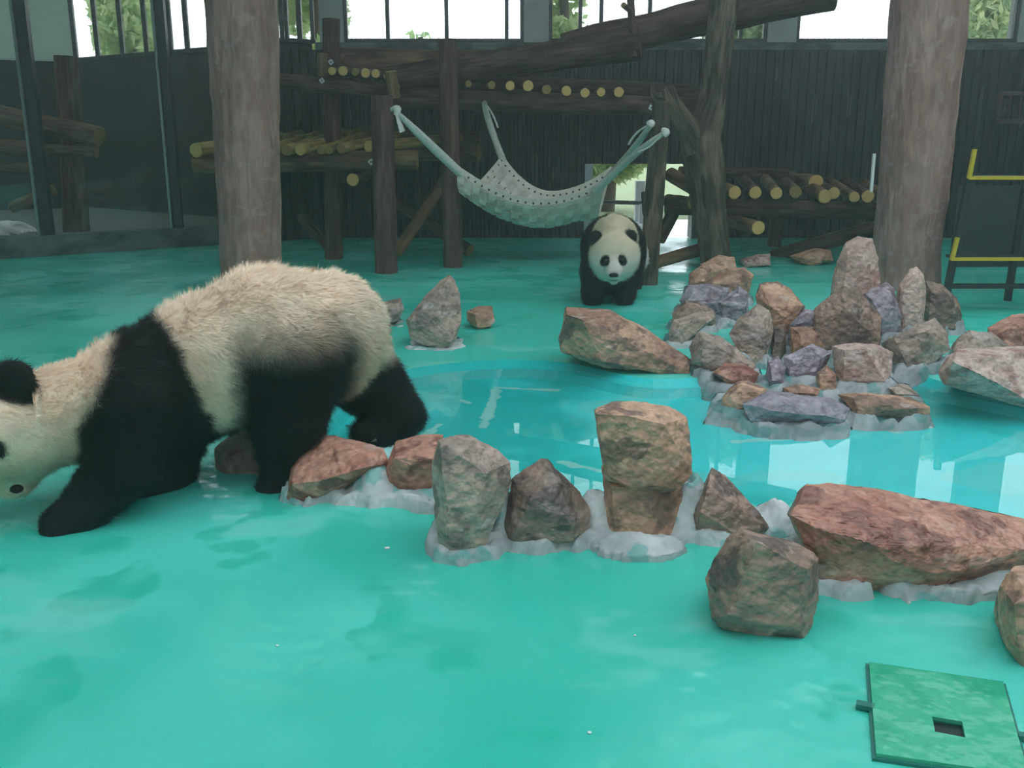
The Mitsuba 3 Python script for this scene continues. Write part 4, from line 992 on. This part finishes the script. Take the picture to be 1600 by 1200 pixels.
near_hind = [C_((455, 560, -0.16), (448, 650, -0.18), 84, 62), C_((448, 650, -0.18), (452, 735, -0.14), 58, 42), C_((452, 735, -0.14), (428, 768, -0.18), 42, 30)]
far_hind = [C_((525, 548, 0.10), (582, 602, 0.12), 80, 54), C_((582, 602, 0.12), (622, 650, 0.06), 52, 40), C_((622, 650, 0.06), (600, 672, 0.02), 38, 26), C_((600, 672, 0.02), (566, 676, -0.02), 26, 20)]
ear_c = [B(22, 594, -0.10), B(-78, 596, 0.12)]
def f_front(p):
    d = np.full(len(p), 9.0)
    for q in torso: d = smin(d, cone(p, *q), 0.06)
    for q in neck: d = smin(d, cone(p, *q), 0.07)
    hd = ellip(p, head_c, np.array([96, 92, 86]) * hr)
    for q in snout: hd = smin(hd, cone(p, *q), 0.04)
    d = smin(d, hd, 0.05)
    for leg in (near_front, far_front, near_hind, far_hind):
        l = np.full(len(p), 9.0)
        for q in leg: l = smin(l, cone(p, *q), 0.03)
        d = smin(d, l, 0.05)
    for c in ear_c: d = smin(d, ellip(p, c, np.array([33, 18, 33]) * hr), 0.012)
    return d
lo = np.array([B(-110, 600)[0] - 0.05, 3.0, -0.05]); hi = np.array([B(680, 600)[0] + 0.05, 4.65, 1.05])
pm = surface_nets(f_front, lo, hi, 0.0135)
v = np.array(pm.vertices)
pm.vertices = v + pm.vertex_normals * (0.010 * (meshkit.fbm(v * 7, 3, 2) - 0.5))[:, None]
pm.vertices[:, 2] = np.maximum(pm.vertices[:, 2], 0.0)
v = np.array(pm.vertices)
def dist(parts): return np.min([cone(v, *q) for q in parts], axis=0)
# shoulder band between two slanting planes of the body (plan distance along the body's axis against height)
axis = B(550, 500) - B(100, 500); axis[2] = 0; axis /= np.linalg.norm(axis)
org = B(100, 500)
s_of = lambda p: (p - org) @ axis
L0, L1, R0, R1 = B(186, 505), B(112, 650), B(246, 492), B(322, 655)
sl = np.interp(v[:, 2], [L1[2], L0[2]], [s_of(L1), s_of(L0)]); sr = np.interp(v[:, 2], [R1[2], R0[2]], [s_of(R1), s_of(R0)])
s = s_of(v)
wob = 0.05 * (meshkit.fbm(v * 6, 3, 9) - 0.5)
band = st_(-0.015, 0.02, s - sl + wob) * st_(-0.015, 0.02, sr - s + wob)
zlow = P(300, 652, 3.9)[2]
under = st_(0.05, -0.03, v[:, 2] - zlow - 0.10 * np.clip(s - 0.5, 0, 0.4) + wob) * st_(0.0, 0.04, s - sl)  # black chest fur, carried along the belly as painted shade
lf = st_(0.07, 0.03, np.minimum(dist(near_front), dist(far_front)) + wob * 0.5) * st_(0.0, 0.04, s - sl + 0.02) 
lf = np.maximum(lf, st_(0.06, 0.025, np.minimum(dist(near_front[1:]), dist(far_front[1:]))) * (v[:, 2] < P(130, 690, 3.5)[2]))
zthigh = P(450, 500, 3.95)[2]
lh = st_(0.12, 0.02, dist(near_hind) + wob) * st_(zthigh + 0.10, zthigh - 0.17, v[:, 2] + 2 * wob)
zt2 = P(560, 560, 4.2)[2]
lh2 = st_(0.07, 0.03, dist(far_hind) + wob * 0.5) * st_(zt2 + 0.06, zt2 - 0.05, v[:, 2] + 1.2 * wob)
ears = np.max([st_(0.03, 0.014, ellip(v, c, np.array([35, 21, 36]) * hr)) for c in ear_c], axis=0)
eyes_px = [(-4, 690, -0.18), (-70, 694, 0.05)]
hn = head_c
patch = st_(0.036, 0.022, np.linalg.norm((v - P(-6, 702, 3.30)) * [1.0, 0.55, 0.75], axis=1))
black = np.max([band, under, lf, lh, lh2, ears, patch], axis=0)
tint = 0.85 + 0.3 * meshkit.fbm(v * 5, 3, 4)
dirty = st_(0.45, 0.7, meshkit.fbm(v * 4 + 3, 3, 8))
wcol = WHITE * tint[:, None] * (1 - 0.18 * dirty[:, None] * np.array([0.6, 0.9, 1.2]))
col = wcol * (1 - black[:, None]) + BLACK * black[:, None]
pw = thing('panda', 'large giant panda walking left with its head down beside the near rocks', 'panda')
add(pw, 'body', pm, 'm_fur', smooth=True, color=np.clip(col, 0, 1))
def flow_front(p):
    d = np.tile(axis * 0.8 + np.array([0, 0, -0.6]), (len(p), 1))
    return d
def len_front(p):
    s = s_of(p)
    return np.where(s < 0.02, 0.022, 0.038) * np.where(p[:, 2] < 0.12, 0.5, 1.0)
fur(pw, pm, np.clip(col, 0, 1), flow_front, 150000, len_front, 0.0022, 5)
def blob(c, r, n=2):
    b = trimesh.creation.icosphere(n, 1.0); b.vertices = b.vertices * r + c
    return b
nose = B(27, 768, -0.11)
add(pw, 'nose', blob(P(26, 764, 3.36), np.array([0.024, 0.022, 0.016])), 'm_nose', smooth=True)
for q in (P(-8, 700, 3.285), P(-84, 700, 3.40)):
    add(pw, 'eye', blob(q, 0.012), 'm_eye', smooth=True)
cm = []
for k in range(5):
    a = P(552 + 9 * k, 682 + 1.2 * k, Yb(566) - 0.035 - 0.004 * k)
    c = trimesh.creation.cone(0.007, 0.03, sections=8)
    c.apply_transform(trimesh.transformations.rotation_matrix(-2.0, [0, 1, 0])); c.apply_translation(a)
    add(pw, 'claw', c, 'm_claw', smooth=30)

# ---------------------------------------------------------------- the second panda, facing the camera
Y2 = 8.45
Q = lambda px, py, dy=0.0: P(px, py, Y2 + dy)
m2 = lambda r, dy=0.0: r * mpp(Y2 + dy)
nape = (Q(960, 372, -0.15), np.array([m2(35), 0.20, m2(35)]))
headc = (Q(960, 400, -0.40), np.array([m2(37.5), 0.19, m2(38)]))
rear = [(Q(958, 386, 0.12), Q(958, 388, 0.22), m2(51), m2(50)), (Q(960, 396, 0.2), Q(976, 402, 0.75), m2(46), m2(40)), (Q(957, 416, 0.05), Q(968, 408, 0.7), m2(45), m2(42))]
legs2 = [(Q(929, 420, 0.0), Q(927, 458, -0.05), m2(23), m2(17.5)), (Q(927, 458, -0.05), Q(926, 464, -0.10), m2(17.5), m2(15)),
         (Q(982, 420, 0.0), Q(976, 458, -0.05), m2(21), m2(16.5)), (Q(976, 458, -0.05), Q(975, 464, -0.10), m2(16.5), m2(15)),
         (Q(944, 430, 0.85), Q(944, 458, 0.80), m2(22), m2(17)), (Q(986, 430, 0.85), Q(984, 458, 0.80), m2(22), m2(17))]
chest = [(Q(938, 425, -0.02), Q(970, 425, -0.02), m2(24), m2(24)), (Q(935, 432, 0.05), Q(972, 432, 0.05), m2(25), m2(25))]
muz = [(Q(959, 414, -0.55), Q(959, 424, -0.63), m2(14), m2(11.5)), (Q(959, 424, -0.60), Q(959, 437, -0.56), m2(11), m2(7.5))]
ears2 = [Q(931, 371, -0.42), Q(985, 370, -0.42)]
def headfield(p):
    h = smin(ellip(p, *nape), ellip(p, *headc), 0.10)
    for q in muz: h = smin(h, cone(p, *q), 0.025)
    return h
def f_back(p):
    d = np.full(len(p), 9.0)
    for q in rear + chest: d = smin(d, cone(p, *q), 0.05)
    for q in legs2: d = smin(d, cone(p, *q), 0.04)
    h = smin(ellip(p, *nape), ellip(p, *headc), 0.10)
    for q in muz: h = smin(h, cone(p, *q), 0.025)
    d = smin(d, h, 0.03)
    for c in ears2: d = smin(d, ellip(p, c, np.array([m2(10), 0.035, m2(10.5)])), 0.008)
    return d
lo = np.array([Q(895, 400)[0], 7.5, -0.08]); hi = np.array([Q(1030, 400)[0], 9.9, 0.80])
bm = surface_nets(f_back, lo, hi, 0.0125)
v = np.array(bm.vertices)
v[:, 2] = np.maximum(v[:, 2], 0.0)
bm.vertices = v
dh = headfield(v)
headw = st_(0.022, 0.004, dh) * (v[:, 1] < Y2 + 0.1)
rearw = st_(0.28, 0.36, v[:, 1] - Y2) * st_(0.22, 0.30, v[:, 2])
white = np.maximum(headw, rearw)
for c in ears2: white *= 1 - st_(0.014, -0.002, ellip(v, c, np.array([m2(10), 0.05, m2(10.5)])))
for c, t in ((Q(945.5, 408, -0.60), 0.45), (Q(973, 407, -0.60), -0.45)):
    q = v - c
    x, z = q[:, 0] * math.cos(t) - q[:, 2] * math.sin(t), q[:, 0] * math.sin(t) + q[:, 2] * math.cos(t)
    d = np.sqrt((x / m2(6.3)) ** 2 + (z / m2(9.0)) ** 2)
    white *= 1 - st_(1.12, 0.88, d) * (v[:, 1] < Y2 - 0.40)
d = np.hypot((v[:, 0] - Q(959, 438, -0.6)[0]) / m2(7.0), (v[:, 2] - Q(959, 438, -0.6)[2]) / m2(1.5))
white *= 1 - 0.8 * st_(1.2, 0.7, d) * (v[:, 1] < Y2 - 0.55)
yel = st_(Q(960, 415, -0.4)[2], Q(960, 375, -0.4)[2], v[:, 2])[:, None]
w2 = (np.array([0.60, 0.60, 0.55]) * (1 - yel) + np.array([0.60, 0.54, 0.38]) * yel) * (0.88 + 0.24 * meshkit.fbm(v * 9, 3, 3))[:, None]
col = w2 * white[:, None] + BLACK * (1 - white[:, None])
p2 = thing('panda', 'giant panda facing the camera with lowered head before the doorway', 'panda')
add(p2, 'body', bm, 'm_fur', smooth=True, color=np.clip(col, 0, 1))
fur(p2, bm, np.clip(col, 0, 1), lambda p: np.tile(np.array([0.0, 0.2, -0.9]), (len(p), 1)) + np.c_[np.sign(p[:, 0] - Q(960, 400)[0]) * 0.4, np.zeros((len(p), 2))], 60000,
    lambda p: np.where((p[:, 1] < Y2 - 0.45), 0.008, 0.024), 0.0025, 6)
add(p2, 'nose', blob(Q(959, 430, -0.71), np.array([m2(7), 0.025, m2(3.2)])), 'm_nose', smooth=True)
for px, py in ((947, 408), (971.5, 407)):
    add(p2, 'eye', blob(Q(px, py, -0.60), 0.014), 'm_eye', smooth=True)
# ================================================================ SMALL THINGS
lid = thing('drain_lid', 'green square drain lid with a black square hole in the floor at the lower right', 'drain lid')
q = [G(1357, 1043), G(1566, 1074), G(1606, 1222), G(1368, 1187)]
poly = sg.Polygon([p[:2] for p in q])
hole = sg.Polygon([G(*p)[:2] for p in ((1455, 1129), (1502, 1137), (1507, 1162), (1460, 1153))])
m = trimesh.creation.extrude_polygon(poly.difference(hole), 0.010, engine='earcut'); m.apply_translation([0, 0, 0.008])
add(lid, 'plate', m, 'm_lid')
m = trimesh.creation.extrude_polygon(poly.buffer(0.008, join_style=2).difference(hole), 0.008, engine='earcut')
add(lid, 'frame', m, 'm_lidedge', label='dark rim of the lid')
m = trimesh.creation.extrude_polygon(hole.buffer(0.004), 0.003, engine='earcut')
add(lid, 'hole', m, 'm_hole', label='black square hole')
a, b = G(1337, 1106), G(1366, 1112)
m = bar(a + [0, 0, 0.012], b + [0, 0, 0.012], 0.024, 0.012)
add(lid, 'lug', m, 'm_lidedge', label='small lug at the left edge of the lid')
a, b = G(1589, 1156), G(1625, 1160)
add(lid, 'lug', bar(a + [0, 0, 0.012], b + [0, 0, 0.012], 0.02, 0.012), 'm_lidedge')
# crumbs of paper
for (px, py, s, lab) in ((605, 857, 0.011, 'small white scrap lying on the floor in front of the tall grey rock'), (433, 1010, 0.005, 'tiny white scrap on the bare floor left of the middle foreground'), (992, 994, 0.0045, 'tiny white scrap on the floor below the square pillar rock'), (921, 1146, 0.006, 'tiny white scrap on the floor near the bottom edge of the photo')):
    c = G(px, py)
    b = trimesh.creation.icosphere(1, 1.0); b.vertices = b.vertices * [s, s * 0.8, 0.003] + c + [0, 0, 0.003]
    solo('paper_scrap', b, 'm_white', lab, 'scrap', smooth=True)
# ---- thin veil added through the hall to imitate glare on the viewing glass
hp = room.intersection(sg.box(-20, 0.4, 20, 20)).buffer(-0.06, join_style=2)
HZ = trimesh.creation.extrude_polygon(hp, 5.75, engine='earcut'); HZ.apply_translation([0, 0, -0.25])
hz = thing('haze', 'thin pale veil added through the hall for glare on the viewing glass', 'haze', kind='stuff')
scene[hz] = {**mikit.ply(HZ), 'bsdf': {'type': 'null'},
             'interior': {'type': 'homogeneous', 'albedo': {'type': 'rgb', 'value': [0.97, 0.98, 0.98]}, 'sigma_t': 0.010, 'phase': {'type': 'hg', 'g': 0.7}}}
